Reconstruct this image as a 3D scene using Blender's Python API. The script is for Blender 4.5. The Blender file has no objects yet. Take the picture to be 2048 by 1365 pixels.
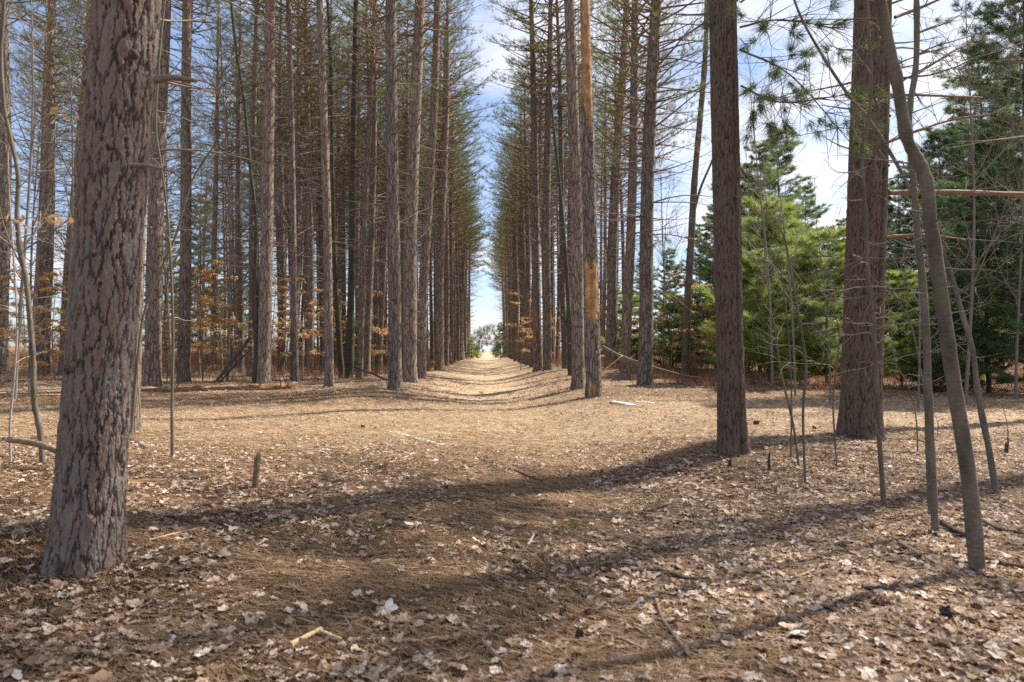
import bpy, math, random
import numpy as np
from mathutils import Vector, Quaternion

PI = math.pi
rng = np.random.default_rng(7)
SC = bpy.context.scene
COL = SC.collection

# ------------------------------------------------------------------ camera
H_EYE = 1.05
FPX = 24.0 / 36.0 * 2048.0
YAW, PITCH = math.radians(2.06), math.radians(0.75)
cam_d = bpy.data.cameras.new('camera')
cam_d.lens, cam_d.sensor_width = 24.0, 36.0
cam_d.clip_start, cam_d.clip_end = 0.05, 3000
cam_d.dof.use_dof = True
cam_d.dof.focus_distance = 9.0
cam_d.dof.aperture_fstop = 3.2
cam = bpy.data.objects.new('camera', cam_d)
COL.objects.link(cam)
cam.location = (0, 0, H_EYE)
cam.rotation_euler = (PI / 2 + PITCH, 0, -YAW)
SC.camera = cam
C0 = np.array([0, 0, H_EYE])
FW = np.array([math.sin(YAW) * math.cos(PITCH), math.cos(YAW) * math.cos(PITCH), math.sin(PITCH)])
RT = np.array([math.cos(YAW), -math.sin(YAW), 0.0])
UP = np.cross(RT, FW)

# ------------------------------------------------------------------ light
SUN_EL, SUN_AZ = math.radians(49), math.radians(61)      # azimuth from +Y towards +X
sd = np.array([math.sin(SUN_AZ) * math.cos(SUN_EL), math.cos(SUN_AZ) * math.cos(SUN_EL), math.sin(SUN_EL)])
sun_d = bpy.data.lights.new('sun', 'SUN')
sun_d.energy, sun_d.angle, sun_d.color = 5.0, math.radians(0.55), (1.0, 0.93, 0.82)
sun = bpy.data.objects.new('sun', sun_d)
COL.objects.link(sun)
sun.rotation_euler = Vector(sd).to_track_quat('Z', 'Y').to_euler()
SC.view_settings.view_transform = 'Standard'
SC.view_settings.look = 'None'
SC.view_settings.gamma = 1
SC.view_settings.exposure = 1.2
SC.cycles.max_bounces = 6
SC.cycles.diffuse_bounces = 3
SC.cycles.transmission_bounces = 4
SC.cycles.transparent_max_bounces = 4
SC.cycles.use_denoising = False

world = bpy.data.worlds.new('World')
SC.world = world
world.use_nodes = True
wn, wl = world.node_tree.nodes, world.node_tree.links
wn.clear()


def N(nodes, t, **kw):
    n = nodes.new(t)
    for k, v in kw.items():
        setattr(n, k, v)
    return n


w_out = N(wn, 'ShaderNodeOutputWorld')
w_bg = N(wn, 'ShaderNodeBackground')
w_bg.inputs['Strength'].default_value = 0.08
sky = N(wn, 'ShaderNodeTexSky', sky_type='NISHITA', sun_disc=False)
sky.sun_elevation, sky.sun_rotation = SUN_EL, SUN_AZ
sky.air_density, sky.dust_density, sky.ozone_density = 1.0, 0.6, 1.2
w_tc = N(wn, 'ShaderNodeTexCoord')
w_sep = N(wn, 'ShaderNodeSeparateXYZ')
wl.new(w_tc.outputs['Generated'], w_sep.inputs[0])
w_z = N(wn, 'ShaderNodeMath', operation='MAXIMUM')
w_z.inputs[1].default_value = 0.0
wl.new(w_sep.outputs['Z'], w_z.inputs[0])
w_z2 = N(wn, 'ShaderNodeMath', operation='ADD')
w_z2.inputs[1].default_value = 0.22
wl.new(w_z.outputs[0], w_z2.inputs[0])
comb = N(wn, 'ShaderNodeCombineXYZ')
for ax in 'XY':
    dv = N(wn, 'ShaderNodeMath', operation='DIVIDE')
    wl.new(w_sep.outputs[ax], dv.inputs[0])
    wl.new(w_z2.outputs[0], dv.inputs[1])
    wl.new(dv.outputs[0], comb.inputs[ax])
comb.inputs['Z'].default_value = 3.1
w_no = N(wn, 'ShaderNodeTexNoise')
w_no.inputs['Scale'].default_value = 1.15
w_no.inputs['Detail'].default_value = 7
w_no.inputs['Roughness'].default_value = 0.56
wl.new(comb.outputs[0], w_no.inputs['Vector'])
w_bias = N(wn, 'ShaderNodeMath', operation='MULTIPLY_ADD')   # more cloud to the right of the path than to the left
wl.new(w_sep.outputs['X'], w_bias.inputs[0])
w_bias.inputs[1].default_value = 0.07
wl.new(w_no.outputs['Fac'], w_bias.inputs[2])
w_ra = N(wn, 'ShaderNodeValToRGB')
w_ra.color_ramp.elements[0].position = 0.47
w_ra.color_ramp.elements[1].position = 0.63
wl.new(w_bias.outputs[0], w_ra.inputs[0])
w_mx = N(wn, 'ShaderNodeMix', data_type='RGBA')
wl.new(w_ra.outputs['Color'], w_mx.inputs['Factor'])
w_lift = N(wn, 'ShaderNodeMix', data_type='RGBA')
w_lift.inputs['Factor'].default_value = 0.30               # thin high veil over the blue
w_lift.inputs['B'].default_value = (3.0, 3.9, 6.2, 1)
wl.new(sky.outputs[0], w_lift.inputs['A'])
wl.new(w_lift.outputs['Result'], w_mx.inputs['A'])
w_mx.inputs['B'].default_value = (6.6, 6.5, 6.9, 1)
wl.new(w_mx.outputs['Result'], w_bg.inputs['Color'])
wl.new(w_bg.outputs[0], w_out.inputs['Surface'])


# ------------------------------------------------------------------ materials
def lin(*c):
    return (c[0], c[1], c[2], 1.0)


class Mat:
    def __init__(self, name, rough=0.9):
        self.m = bpy.data.materials.new(name)
        self.m.use_nodes = True
        self.n, self.l = self.m.node_tree.nodes, self.m.node_tree.links
        self.b = self.n['Principled BSDF']
        self.b.inputs['Roughness'].default_value = rough
        self.b.inputs['Specular IOR Level'].default_value = 0.2
        self.tc = self.n.new('ShaderNodeTexCoord')

    def mapped(self, scale, src='Object', rot=(0, 0, 0), loc=(0, 0, 0)):
        mp = self.n.new('ShaderNodeMapping')
        mp.inputs['Scale'].default_value = scale
        mp.inputs['Rotation'].default_value = rot
        mp.inputs['Location'].default_value = loc
        self.l.new(self.tc.outputs[src], mp.inputs['Vector'])
        return mp.outputs[0]

    def noise(self, vec, scale, detail=4, rough=0.55, dist=0.0):
        t = self.n.new('ShaderNodeTexNoise')
        t.inputs['Scale'].default_value = scale
        t.inputs['Detail'].default_value = detail
        t.inputs['Roughness'].default_value = rough
        t.inputs['Distortion'].default_value = dist
        self.l.new(vec, t.inputs['Vector'])
        return t

    def voro(self, vec, scale, feature='DISTANCE_TO_EDGE'):
        t = self.n.new('ShaderNodeTexVoronoi')
        t.feature = feature
        t.inputs['Scale'].default_value = scale
        self.l.new(vec, t.inputs['Vector'])
        return t

    def ramp(self, src, stops, interp='LINEAR'):
        r = self.n.new('ShaderNodeValToRGB')
        e = r.color_ramp.elements
        r.color_ramp.interpolation = interp
        while len(e) > 2:
            e.remove(e[-1])
        while len(e) < len(stops):
            e.new(0.5)
        for k, (p, c) in enumerate(stops):
            e[k].position = p
            e[k].color = lin(*c) if not isinstance(c, (int, float)) else (c, c, c, 1)
        self.l.new(src, r.inputs[0])
        return r.outputs['Color']

    def mix(self, fac, a, b, blend='MIX'):
        x = self.n.new('ShaderNodeMix')
        x.data_type = 'RGBA'
        x.blend_type = blend
        for key, v in (('Factor', fac), ('A', a), ('B', b)):
            s = x.inputs[key]
            if isinstance(v, (int, float)):
                s.default_value = v
            elif isinstance(v, tuple):
                s.default_value = lin(*v)
            else:
                self.l.new(v, s)
        return x.outputs['Result']

    def math(self, op, a, b=0.0):
        x = self.n.new('ShaderNodeMath')
        x.operation = op
        for i, v in enumerate((a, b)):
            if isinstance(v, (int, float)):
                x.inputs[i].default_value = v
            else:
                self.l.new(v, x.inputs[i])
        return x.outputs[0]

    def attr(self, name):
        a = self.n.new('ShaderNodeAttribute')
        a.attribute_name = name
        return a.outputs['Fac']

    def rand(self):
        o = self.n.new('ShaderNodeObjectInfo')
        return o.outputs['Random']

    def bump(self, h, strength, dist):
        b = self.n.new('ShaderNodeBump')
        b.inputs['Strength'].default_value = strength
        b.inputs['Distance'].default_value = dist
        self.l.new(h, b.inputs['Height'])
        self.l.new(b.outputs[0], self.b.inputs['Normal'])

    def color(self, c):
        if isinstance(c, tuple):
            self.b.inputs['Base Color'].default_value = lin(*c)
        else:
            self.l.new(c, self.b.inputs['Base Color'])

    def translucent(self, c, fac):
        out = self.n['Material Output']
        t = self.n.new('ShaderNodeBsdfTranslucent')
        if isinstance(c, tuple):
            t.inputs['Color'].default_value = lin(*c)
        else:
            self.l.new(c, t.inputs['Color'])
        mx = self.n.new('ShaderNodeMixShader')
        mx.inputs[0].default_value = fac
        self.l.new(self.b.outputs[0], mx.inputs[1])
        self.l.new(t.outputs[0], mx.inputs[2])
        self.l.new(mx.outputs[0], out.inputs['Surface'])


def bark_material(name, plate, warm, furrow, scale=15.0, zs=0.26, bump=0.9, dist=0.02, upper=None, mask=False):
    M = Mat(name)
    warp = M.noise(M.mapped((1, 1, 0.5)), 5.0, 3)
    v0 = M.mapped((1, 1, zs))
    ad = M.n.new('ShaderNodeMix')
    ad.data_type = 'RGBA'
    ad.blend_type = 'ADD'
    ad.inputs['Factor'].default_value = 0.09
    M.l.new(v0, ad.inputs['A'])
    M.l.new(warp.outputs['Color'], ad.inputs['B'])
    vec = ad.outputs['Result']
    ed = M.voro(vec, scale)
    cell = M.voro(vec, scale, 'F1')
    fine = M.noise(M.mapped((1, 1, 0.45)), 60.0, 6, 0.65)
    big = M.noise(M.mapped((1, 1, 0.3)), 6.0, 4)
    c = M.mix(M.ramp(big.outputs['Fac'], [(0.36, 0.0), (0.64, 1.0)]), plate, warm)
    cr = M.ramp(cell.outputs['Color'], [(0.0, 0.72), (1.0, 1.22)])
    c = M.mix(1.0, c, cr, 'MULTIPLY')
    c = M.mix(1.0, c, M.ramp(fine.outputs['Fac'], [(0.25, 0.62), (0.75, 1.35)]), 'MULTIPLY')
    edge = M.ramp(ed.outputs['Distance'], [(0.0, 0.0), (0.11, 1.0)])
    c = M.mix(edge, furrow, c)
    c = M.mix(1.0, c, M.ramp(M.rand(), [(0.0, (0.8, 0.82, 0.84)), (1.0, (1.18, 1.12, 1.08))]), 'MULTIPLY')
    if upper:
        sx = M.n.new('ShaderNodeSeparateXYZ')
        M.l.new(M.tc.outputs['Object'], sx.inputs[0])
        f = M.ramp(M.math('DIVIDE', sx.outputs['Z'], 19.0), [(0.48, 0.0), (0.8, 0.7)])
        c = M.mix(f, c, M.mix(1.0, upper, M.ramp(fine.outputs['Fac'], [(0.25, 0.6), (0.75, 1.3)]), 'MULTIPLY'))
    M.color(c)
    h = M.math('ADD', M.math('MULTIPLY', edge, 0.8), M.math('MULTIPLY', fine.outputs['Fac'], 0.55))
    M.bump(h, bump, dist)
    return M.m


M_PINE = bark_material('red_pine_bark', (0.235, 0.203, 0.172), (0.240, 0.188, 0.150), (0.075, 0.054, 0.043), 15, 0.20, upper=(0.26, 0.165, 0.115))
M_PINE_SMOOTH = None


def near_bark(name, plate, warm, furrow):
    """for trunks whose plates are modelled: plate tint and furrow come as attributes of the mesh"""
    M = Mat(name)
    fine = M.noise(M.mapped((1, 1, 0.22)), 85.0, 7, 0.62)
    mid = M.noise(M.mapped((1, 1, 0.55)), 22.0, 4, 0.6)
    flake = M.voro(M.mapped((1, 1, 0.45)), 55.0)
    c = M.mix(M.ramp(M.attr('tint'), [(0.15, 0.0), (0.85, 1.0)]), plate, warm)
    c = M.mix(M.ramp(mid.outputs['Fac'], [(0.45, 0.0), (0.72, 0.8)]), c, (warm[0] * 1.15, warm[1] * 0.85, warm[2] * 0.78))
    c = M.mix(1.0, c, M.ramp(fine.outputs['Fac'], [(0.28, 0.66), (0.74, 1.32)]), 'MULTIPLY')
    c = M.mix(M.ramp(M.attr('crack'), [(0.0, 0.0), (0.5, 1.0)]), furrow, c)
    M.color(c)
    fl = M.ramp(flake.outputs['Distance'], [(0.0, 0.0), (0.2, 1.0)])
    M.bump(M.math('ADD', M.math('MULTIPLY', fl, 0.35), fine.outputs['Fac']), 0.55, 0.007)
    return M.m


M_BARK_LEFT = near_bark('big_pine_bark', (0.175, 0.157, 0.138), (0.165, 0.132, 0.108), (0.055, 0.043, 0.037))
M_BARK_RIGHT = near_bark('old_pine_bark', (0.116, 0.096, 0.076), (0.122, 0.093, 0.069), (0.040, 0.029, 0.023))


def smooth_bark(name, a, b, moss=None):
    M = Mat(name, 0.8)
    n1 = M.noise(M.mapped((1, 1, 0.35)), 9.0, 5)
    n2 = M.noise(M.mapped((1, 1, 2.5)), 40.0, 4)
    c = M.mix(M.ramp(n1.outputs['Fac'], [(0.35, 0.0), (0.65, 1.0)]), a, b)
    c = M.mix(1.0, c, M.ramp(n2.outputs['Fac'], [(0.3, 0.7), (0.7, 1.2)]), 'MULTIPLY')
    if moss:
        n3 = M.noise(M.mapped((1, 1, 0.6)), 4.0, 5)
        c = M.mix(M.ramp(n3.outputs['Fac'], [(0.5, 0.0), (0.66, 0.7)]), c, moss)
    M.color(c)
    M.bump(n2.outputs['Fac'], 0.5, 0.004)
    return M.m


M_BEECH = smooth_bark('young_hardwood_bark', (0.175, 0.150, 0.115), (0.085, 0.072, 0.054), (0.13, 0.12, 0.06))
M_GREYBARK = smooth_bark('bare_hardwood_bark', (0.22, 0.19, 0.16), (0.15, 0.13, 0.105))
M_MAPLE = smooth_bark('dark_maple_bark', (0.085, 0.075, 0.055), (0.055, 0.048, 0.036), (0.085, 0.085, 0.03))
M_TWIG = smooth_bark('dead_twig_bark', (0.20, 0.155, 0.125), (0.135, 0.10, 0.08))
M_PALETWIG = smooth_bark('pale_twig_bark', (0.36, 0.31, 0.26), (0.25, 0.21, 0.17))
M_BOUGH = smooth_bark('pine_bough_bark', (0.24, 0.145, 0.095), (0.17, 0.105, 0.075))


def needle_mat(name, dark, light, tr, fac=0.28):
    M = Mat(name, 0.55)
    M.b.inputs['Specular IOR Level'].default_value = 0.35
    c = M.ramp(M.attr('tint'), [(0.0, dark), (1.0, light)])
    c = M.mix(1.0, c, M.ramp(M.rand(), [(0.0, (0.85, 0.88, 0.9)), (1.0, (1.15, 1.1, 1.0))]), 'MULTIPLY')
    M.color(c)
    M.translucent(tr, fac)
    return M.m


M_NEEDLE = needle_mat('red_pine_needles', (0.035, 0.068, 0.020), (0.110, 0.150, 0.045), (0.20, 0.26, 0.06))
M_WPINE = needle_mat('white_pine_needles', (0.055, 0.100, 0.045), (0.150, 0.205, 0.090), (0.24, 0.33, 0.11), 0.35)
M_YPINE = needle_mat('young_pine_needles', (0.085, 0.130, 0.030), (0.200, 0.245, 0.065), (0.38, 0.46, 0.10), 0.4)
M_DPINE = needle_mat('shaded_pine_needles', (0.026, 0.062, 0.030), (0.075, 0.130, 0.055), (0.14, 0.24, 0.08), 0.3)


def leaf_mat(name, stops, tr, fac=0.3, rough=0.75):
    M = Mat(name, rough)
    c = M.ramp(M.attr('tint'), stops)
    vein = M.noise(M.mapped((1, 1, 1)), 130.0, 3)
    c = M.mix(1.0, c, M.ramp(vein.outputs['Fac'], [(0.3, 0.8), (0.7, 1.15)]), 'MULTIPLY')
    M.color(c)
    M.translucent(tr, fac)
    return M.m


M_BEECHLEAF = leaf_mat('dry_beech_leaves', [(0.0, (0.26, 0.135, 0.055)), (0.5, (0.43, 0.265, 0.125)), (1.0, (0.60, 0.43, 0.25))], (0.62, 0.39, 0.17), 0.42)
M_LITTERLEAF = leaf_mat('fallen_leaves', [(0.0, (0.13, 0.080, 0.052)), (0.22, (0.27, 0.175, 0.115)), (0.5, (0.42, 0.315, 0.235)), (0.8, (0.55, 0.455, 0.37)), (1.0, (0.65, 0.58, 0.505))], (0.4, 0.28, 0.2), 0.12)
M_LITTERNEEDLE = leaf_mat('fallen_needles', [(0.0, (0.135, 0.078, 0.042)), (0.4, (0.255, 0.155, 0.083)), (0.75, (0.38, 0.265, 0.160)), (1.0, (0.56, 0.43, 0.28))], (0.3, 0.17, 0.08), 0.08)
M_GRASS = leaf_mat('green_grass', [(0.0, (0.05, 0.10, 0.025)), (1.0, (0.13, 0.22, 0.06))], (0.2, 0.33, 0.08), 0.3)
M_BRACKEN = leaf_mat('dead_bracken', [(0.0, (0.12, 0.06, 0.035)), (0.6, (0.24, 0.125, 0.070)), (1.0, (0.38, 0.24, 0.15))], (0.3, 0.14, 0.07), 0.2)


def wood_mat(name, a, b, c3, scale=(1, 1, 1), s=18):
    M = Mat(name, 0.85)
    n1 = M.noise(M.mapped(scale), s, 6, 0.65)
    n2 = M.noise(M.mapped((1, 1, 1)), 7.0, 3)
    c = M.ramp(n1.outputs['Fac'], [(0.3, a), (0.52, b), (0.72, c3)])
    c = M.mix(1.0, c, M.ramp(n2.outputs['Fac'], [(0.3, 0.65), (0.7, 1.25)]), 'MULTIPLY')
    M.color(c)
    M.bump(n1.outputs['Fac'], 0.9, 0.015)
    return M.m


M_ROT = wood_mat('rotten_wood', (0.085, 0.052, 0.030), (0.235, 0.14, 0.07), (0.42, 0.28, 0.15), (0.25, 1, 1))
M_SNAG = wood_mat('bare_snag_wood', (0.17, 0.09, 0.045), (0.34, 0.19, 0.09), (0.48, 0.32, 0.18), (1, 1, 0.3), 14)
M_GREYWOOD = wood_mat('weathered_wood', (0.28, 0.25, 0.23), (0.48, 0.44, 0.40), (0.66, 0.62, 0.57), (0.3, 1, 1), 22)
M_STICK = wood_mat('dry_stick', (0.13, 0.085, 0.055), (0.22, 0.15, 0.10), (0.33, 0.24, 0.16), (1, 1, 1), 30)
M_PALESTICK = wood_mat('pale_stick', (0.32, 0.21, 0.11), (0.50, 0.36, 0.20), (0.62, 0.48, 0.30), (1, 1, 1), 30)
M_DARKSTICK = wood_mat('dark_stick', (0.05, 0.038, 0.03), (0.095, 0.072, 0.056), (0.15, 0.115, 0.09), (1, 1, 1), 30)


def ground_mat():
    M = Mat('needle_and_leaf_floor', 0.95)
    P = M.mapped((1, 1, 0.0))
    strands = None
    for k, ang in enumerate((0.2, 0.95, 1.75, 2.5)):
        v = M.mapped((9.0, 150.0, 0.0), rot=(0, 0, ang), loc=(k * 3.1, k * 1.7, 0))
        n = M.noise(v, 1.0, 2, 0.5, 0.4)
        s = n.outputs['Fac']
        strands = s if strands is None else M.math('MAXIMUM', strands, s)
    big = M.noise(P, 0.55, 4)
    mid = M.noise(P, 5.0, 5, 0.65)
    grain = M.noise(P, 70.0, 5, 0.7)
    needle = M.ramp(strands, [(0.50, (0.095, 0.056, 0.033)), (0.60, (0.245, 0.152, 0.086)), (0.74, (0.42, 0.30, 0.18))])
    lv = M.voro(M.mapped((1, 1, 0.0)), 17.0, 'F1')
    lve = M.voro(M.mapped((1, 1, 0.0)), 17.0)
    leafc = M.ramp(lv.outputs['Color'], [(0.0, (0.15, 0.09, 0.06)), (0.45, (0.36, 0.26, 0.19)), (1.0, (0.56, 0.46, 0.37))])
    leafm = M.math('MULTIPLY', M.ramp(mid.outputs['Fac'], [(0.50, 0.0), (0.60, 1.0)]), M.ramp(lve.outputs['Distance'], [(0.06, 0.0), (0.10, 1.0)]))
    leafm = M.math('MULTIPLY', leafm, M.ramp(big.outputs['Fac'], [(0.35, 0.25), (0.62, 1.0)]))
    c = M.mix(M.math('MULTIPLY', leafm, 0.75), needle, leafc)
    c = M.mix(1.0, c, M.ramp(grain.outputs['Fac'], [(0.3, 0.62), (0.7, 1.32)]), 'MULTIPLY')
    # sunlight on the crossing trail painted in as paler floor; worn path paler too
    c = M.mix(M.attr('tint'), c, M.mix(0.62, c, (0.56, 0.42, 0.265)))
    M.color(c)
    h = M.math('ADD', strands, M.math('MULTIPLY', grain.outputs['Fac'], 0.6))
    M.bump(h, 1.0, 0.02)
    return M.m


M_GROUND = ground_mat()


# ------------------------------------------------------------------ mesh helpers
class MB:
    def __init__(self):
        self.V, self.F, self.M, self.T, self.X, self.n = [], [], [], [], [], 0

    def add(self, V, F, mat=0, tint=0.5, crack=1.0):
        V = np.asarray(V, float).reshape(-1, 3)
        F = np.asarray(F, int)
        self.V.append(V)
        self.F.append(F + self.n)
        self.M.append(mat)
        self.T.append(np.broadcast_to(np.asarray(tint, float), (len(V),)))
        self.X.append(np.broadcast_to(np.asarray(crack, float), (len(V),)))
        self.n += len(V)

    def tube(self, pts, rad, k=6, mat=0, tint=0.5, cap=False):
        pts = np.asarray(pts, float)
        n = len(pts)
        rad = np.broadcast_to(np.asarray(rad, float), (n,))
        tan = np.gradient(pts, axis=0)
        tan /= np.linalg.norm(tan, axis=1)[:, None] + 1e-12
        a = np.array([1.0, 0, 0]) if abs(tan[0, 0]) < 0.8 else np.array([0, 1.0, 0])
        us = []
        for t in tan:
            a = a - t * a.dot(t)
            a = a / (np.linalg.norm(a) + 1e-12)
            us.append(a)
        us = np.array(us)
        vs = np.cross(tan, us)
        th = np.arange(k) * 2 * PI / k
        V = pts[:, None, :] + rad[:, None, None] * (np.cos(th)[None, :, None] * us[:, None, :] + np.sin(th)[None, :, None] * vs[:, None, :])
        i = np.arange(n - 1)[:, None] * k
        j = np.arange(k)[None, :]
        j2 = (j + 1) % k
        F = np.stack([i + j, i + j2, i + k + j2, i + k + j], -1).reshape(-1, 4)
        base = self.n
        self.add(V.reshape(-1, 3), F, mat, tint)
        if cap:
            for r0 in (0, n - 1):
                self.F.append((base + r0 * k + np.arange(k))[None, :])
                self.M.append(mat)

    def tufts(self, pos, dirs, k, L, w, mat, spread=0.75, tint=None):
        pos, dirs = np.asarray(pos, float), np.asarray(dirs, float)
        n = len(pos)
        if tint is None:
            tint = rng.random(n)
        d = dirs[:, None, :] + rng.normal(size=(n, k, 3)) * spread
        d /= np.linalg.norm(d, axis=2)[..., None] + 1e-9
        s = np.cross(d, rng.normal(size=(n, k, 3)))
        s /= np.linalg.norm(s, axis=2)[..., None] + 1e-9
        ln = L * rng.uniform(0.65, 1.15, (n, k, 1))
        b = pos[:, None, :] + rng.normal(size=(n, k, 3)) * L * 0.10
        V = np.stack([b - s * w * 0.5, b + s * w * 0.5, b + d * ln], 2).reshape(-1, 3)
        F = np.arange(n * k * 3).reshape(-1, 3)
        t = np.clip(np.repeat(tint, k * 3) + rng.normal(size=n * k * 3) * 0.08, 0, 1)
        self.add(V, F, mat, t)

    def leaves(self, pos, nor, L, mat, ratio=0.55, tint=None):
        """small folded leaf: two triangles either side of a midrib"""
        pos, nor = np.asarray(pos, float), np.asarray(nor, float)
        n = len(pos)
        nor = nor / (np.linalg.norm(nor, axis=1)[:, None] + 1e-9)
        a = np.cross(nor, rng.normal(size=(n, 3)))
        a /= np.linalg.norm(a, axis=1)[:, None] + 1e-9
        b = np.cross(nor, a)
        ln = L * rng.uniform(0.6, 1.2, (n, 1))
        wd = ln * ratio * 0.5
        up = nor * ln * rng.uniform(-0.05, 0.22, (n, 1))
        V = np.stack([pos - a * ln * 0.5, pos + b * wd + up, pos + a * ln * 0.5, pos - b * wd + up], 1).reshape(-1, 3)
        i = np.arange(n)[:, None] * 4
        F = np.concatenate([i + np.array([[0, 2, 1]]), i + np.array([[0, 3, 2]])])
        if tint is None:
            tint = rng.random(n)
        self.add(V, F, mat, np.repeat(np.clip(tint, 0, 1), 4))

    def mesh(self, name, mats, smooth=True):
        me = bpy.data.meshes.new(name)
        V = np.concatenate(self.V) if self.V else np.zeros((0, 3))
        me.vertices.add(len(V))
        me.vertices.foreach_set('co', V.astype(np.float32).ravel())
        loops = np.concatenate([f.ravel() for f in self.F])
        sizes = np.concatenate([np.full(len(f), f.shape[1]) for f in self.F])
        mi = np.concatenate([np.full(len(f), m) for f, m in zip(self.F, self.M)])
        starts = np.concatenate([[0], np.cumsum(sizes)[:-1]])
        me.loops.add(len(loops))
        me.loops.foreach_set('vertex_index', loops.astype(np.int32))
        me.polygons.add(len(sizes))
        me.polygons.foreach_set('loop_start', starts.astype(np.int32))
        me.polygons.foreach_set('material_index', mi.astype(np.int32))
        me.polygons.foreach_set('use_smooth', np.full(len(sizes), bool(smooth)))
        for m in mats:
            me.materials.append(m)
        T = np.concatenate(self.T)
        a = me.attributes.new('tint', 'FLOAT', 'POINT')
        a.data.foreach_set('value', T.astype(np.float32))
        X = np.concatenate(self.X)
        if (X < 1).any():
            a = me.attributes.new('crack', 'FLOAT', 'POINT')
            a.data.foreach_set('value', X.astype(np.float32))
        me.update(calc_edges=True)
        me.validate()
        return me


def link(name, me, parent=None):
    o = bpy.data.objects.new(name, me)
    COL.objects.link(o)
    if parent:
        o.parent = parent
    return o


def tag(o, label, cat, group=None):
    o['label'], o['category'] = label, cat
    if group:
        o['group'] = group
    return o


def thing(name, label, cat, loc=(0, 0, 0), group=None):
    o = bpy.data.objects.new(name, None)
    COL.objects.link(o)
    o.location = loc
    o.empty_display_size = 0.2
    return tag(o, label, cat, group)


def smoothstep(a, b, x):
    t = np.clip((np.asarray(x, float) - a) / (b - a), 0, 1)
    return t * t * (3 - 2 * t)


_ph = np.random.default_rng(3).uniform(0, 6.28, (8, 3))


def wob(x, y, s):
    """cheap smooth noise in -1..1"""
    r = 0
    for k in range(4):
        f = s * (1.0, 1.7, 2.9, 4.6)[k]
        a = (0.5, 0.3, 0.2, 0.12)[k]
        r = r + a * np.sin(x * f * math.cos(k * 1.3 + 0.4) + y * f * math.sin(k * 1.3 + 0.4) + _ph[k, 0]) * np.cos(x * f * 0.6 * math.sin(k * 2.1) - y * f * 0.8 * math.cos(k * 2.1) + _ph[k, 1])
    return r


def ground_z(x, y):
    x, y = np.asarray(x, float), np.asarray(y, float)
    far = smoothstep(9, 17, y)
    z = -0.22 * np.exp(-(x / 1.45) ** 2) * far * (1 - 0.3 * smoothstep(45, 90, y))
    z = z + 0.10 * far * np.exp(-((np.abs(x) - 2.7) / 0.9) ** 2)               # banks the rows stand on
    z = z - 0.07 * np.exp(-((x - 0.9) / 0.8) ** 2) * smoothstep(3, 6, y) * (1 - far)  # trodden hollow
    z = z + 0.14 * np.exp(-(((x - 2.4) / 1.2) ** 2 + ((y - 6.8) / 1.1) ** 2))   # root mound of the right hand pine
    z = z + 0.08 * np.exp(-(((x - 4.6) / 1.3) ** 2 + ((y - 8.2) / 1.2) ** 2))
    z = z + 0.10 * np.exp(-(((x + 2.2) / 0.7) ** 2 + ((y - 3.5) / 0.7) ** 2))
    z = z + 0.35 * np.exp(-(((x - 6.5) / 4.0) ** 2 + ((y - 29) / 6.0) ** 2))
    z = z + 0.055 * wob(x, y, 0.55) * smoothstep(2, 9, np.hypot(x, y))
    z = z + 0.018 * wob(x + 31, y - 11, 2.6)
    z = z + 0.05 * far * wob(x * 0.35 + 5, y * 1.9, 0.9) * (1 - smoothstep(40, 60, y))
    z = z + 2.5 * smoothstep(70, 200, np.hypot(x + 60, y - 60) * 0 + (-x)) * smoothstep(20, 60, y)
    return z


def P(px, py, d):
    return C0 + d * (FW + RT * (px - 1024.0) / FPX + UP * (682.5 - py) / FPX)


def hit(px, py):
    """where the ray through a picture point meets the ground; (point, depth)"""
    ds = np.geomspace(1.2, 160, 1500)
    q = C0[None] + ds[:, None] * (FW + RT * (px - 1024.0) / FPX + UP * (682.5 - py) / FPX)[None]
    g = q[:, 2] - ground_z(q[:, 0], q[:, 1])
    i = int(np.argmax(g < 0)) if (g < 0).any() else len(ds) - 1
    return np.array([q[i, 0], q[i, 1], float(ground_z(q[i, 0], q[i, 1]))]), float(ds[i])


def onground(x, y, dz=0.0):
    return np.array([x, y, float(ground_z(x, y)) + dz])


def sunlit_worn_tint(x, y):
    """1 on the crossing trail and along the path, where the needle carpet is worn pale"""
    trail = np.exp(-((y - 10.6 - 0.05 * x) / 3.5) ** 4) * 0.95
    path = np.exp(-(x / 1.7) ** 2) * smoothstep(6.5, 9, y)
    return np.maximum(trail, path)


# ------------------------------------------------------------------ ground
def build_ground():
    t = np.linspace(-1, 1, 421)
    xs = np.sinh(t * 6.2) / math.sinh(6.2) * 420
    s = np.linspace(0, 1, 521)
    ys = -14 + (np.sinh(s * 5.4) / math.sinh(5.4)) * 620
    ys = np.concatenate([[-60, -30], ys])
    Xg, Yg = np.meshgrid(xs, ys)
    Z = ground_z(Xg, Yg)
    near = 1 - smoothstep(14, 22, np.hypot(Xg, Yg))
    r2 = np.random.default_rng(5)
    Z = Z + near * 0.004 * r2.normal(size=Z.shape)
    V = np.stack([Xg, Yg, Z], -1).reshape(-1, 3)
    ny, nx = Xg.shape
    i = np.arange(ny - 1)[:, None] * nx + np.arange(nx - 1)[None]
    F = np.stack([i, i + 1, i + nx + 1, i + nx], -1).reshape(-1, 4)
    tint = np.clip(sunlit_worn_tint(Xg, Yg) + 0.25 * wob(Xg, Yg, 1.3), 0, 1).ravel()
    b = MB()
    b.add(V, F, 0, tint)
    o = link('ground', b.mesh('ground', [M_GROUND]))
    o['kind'] = 'structure'


build_ground()


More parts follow.
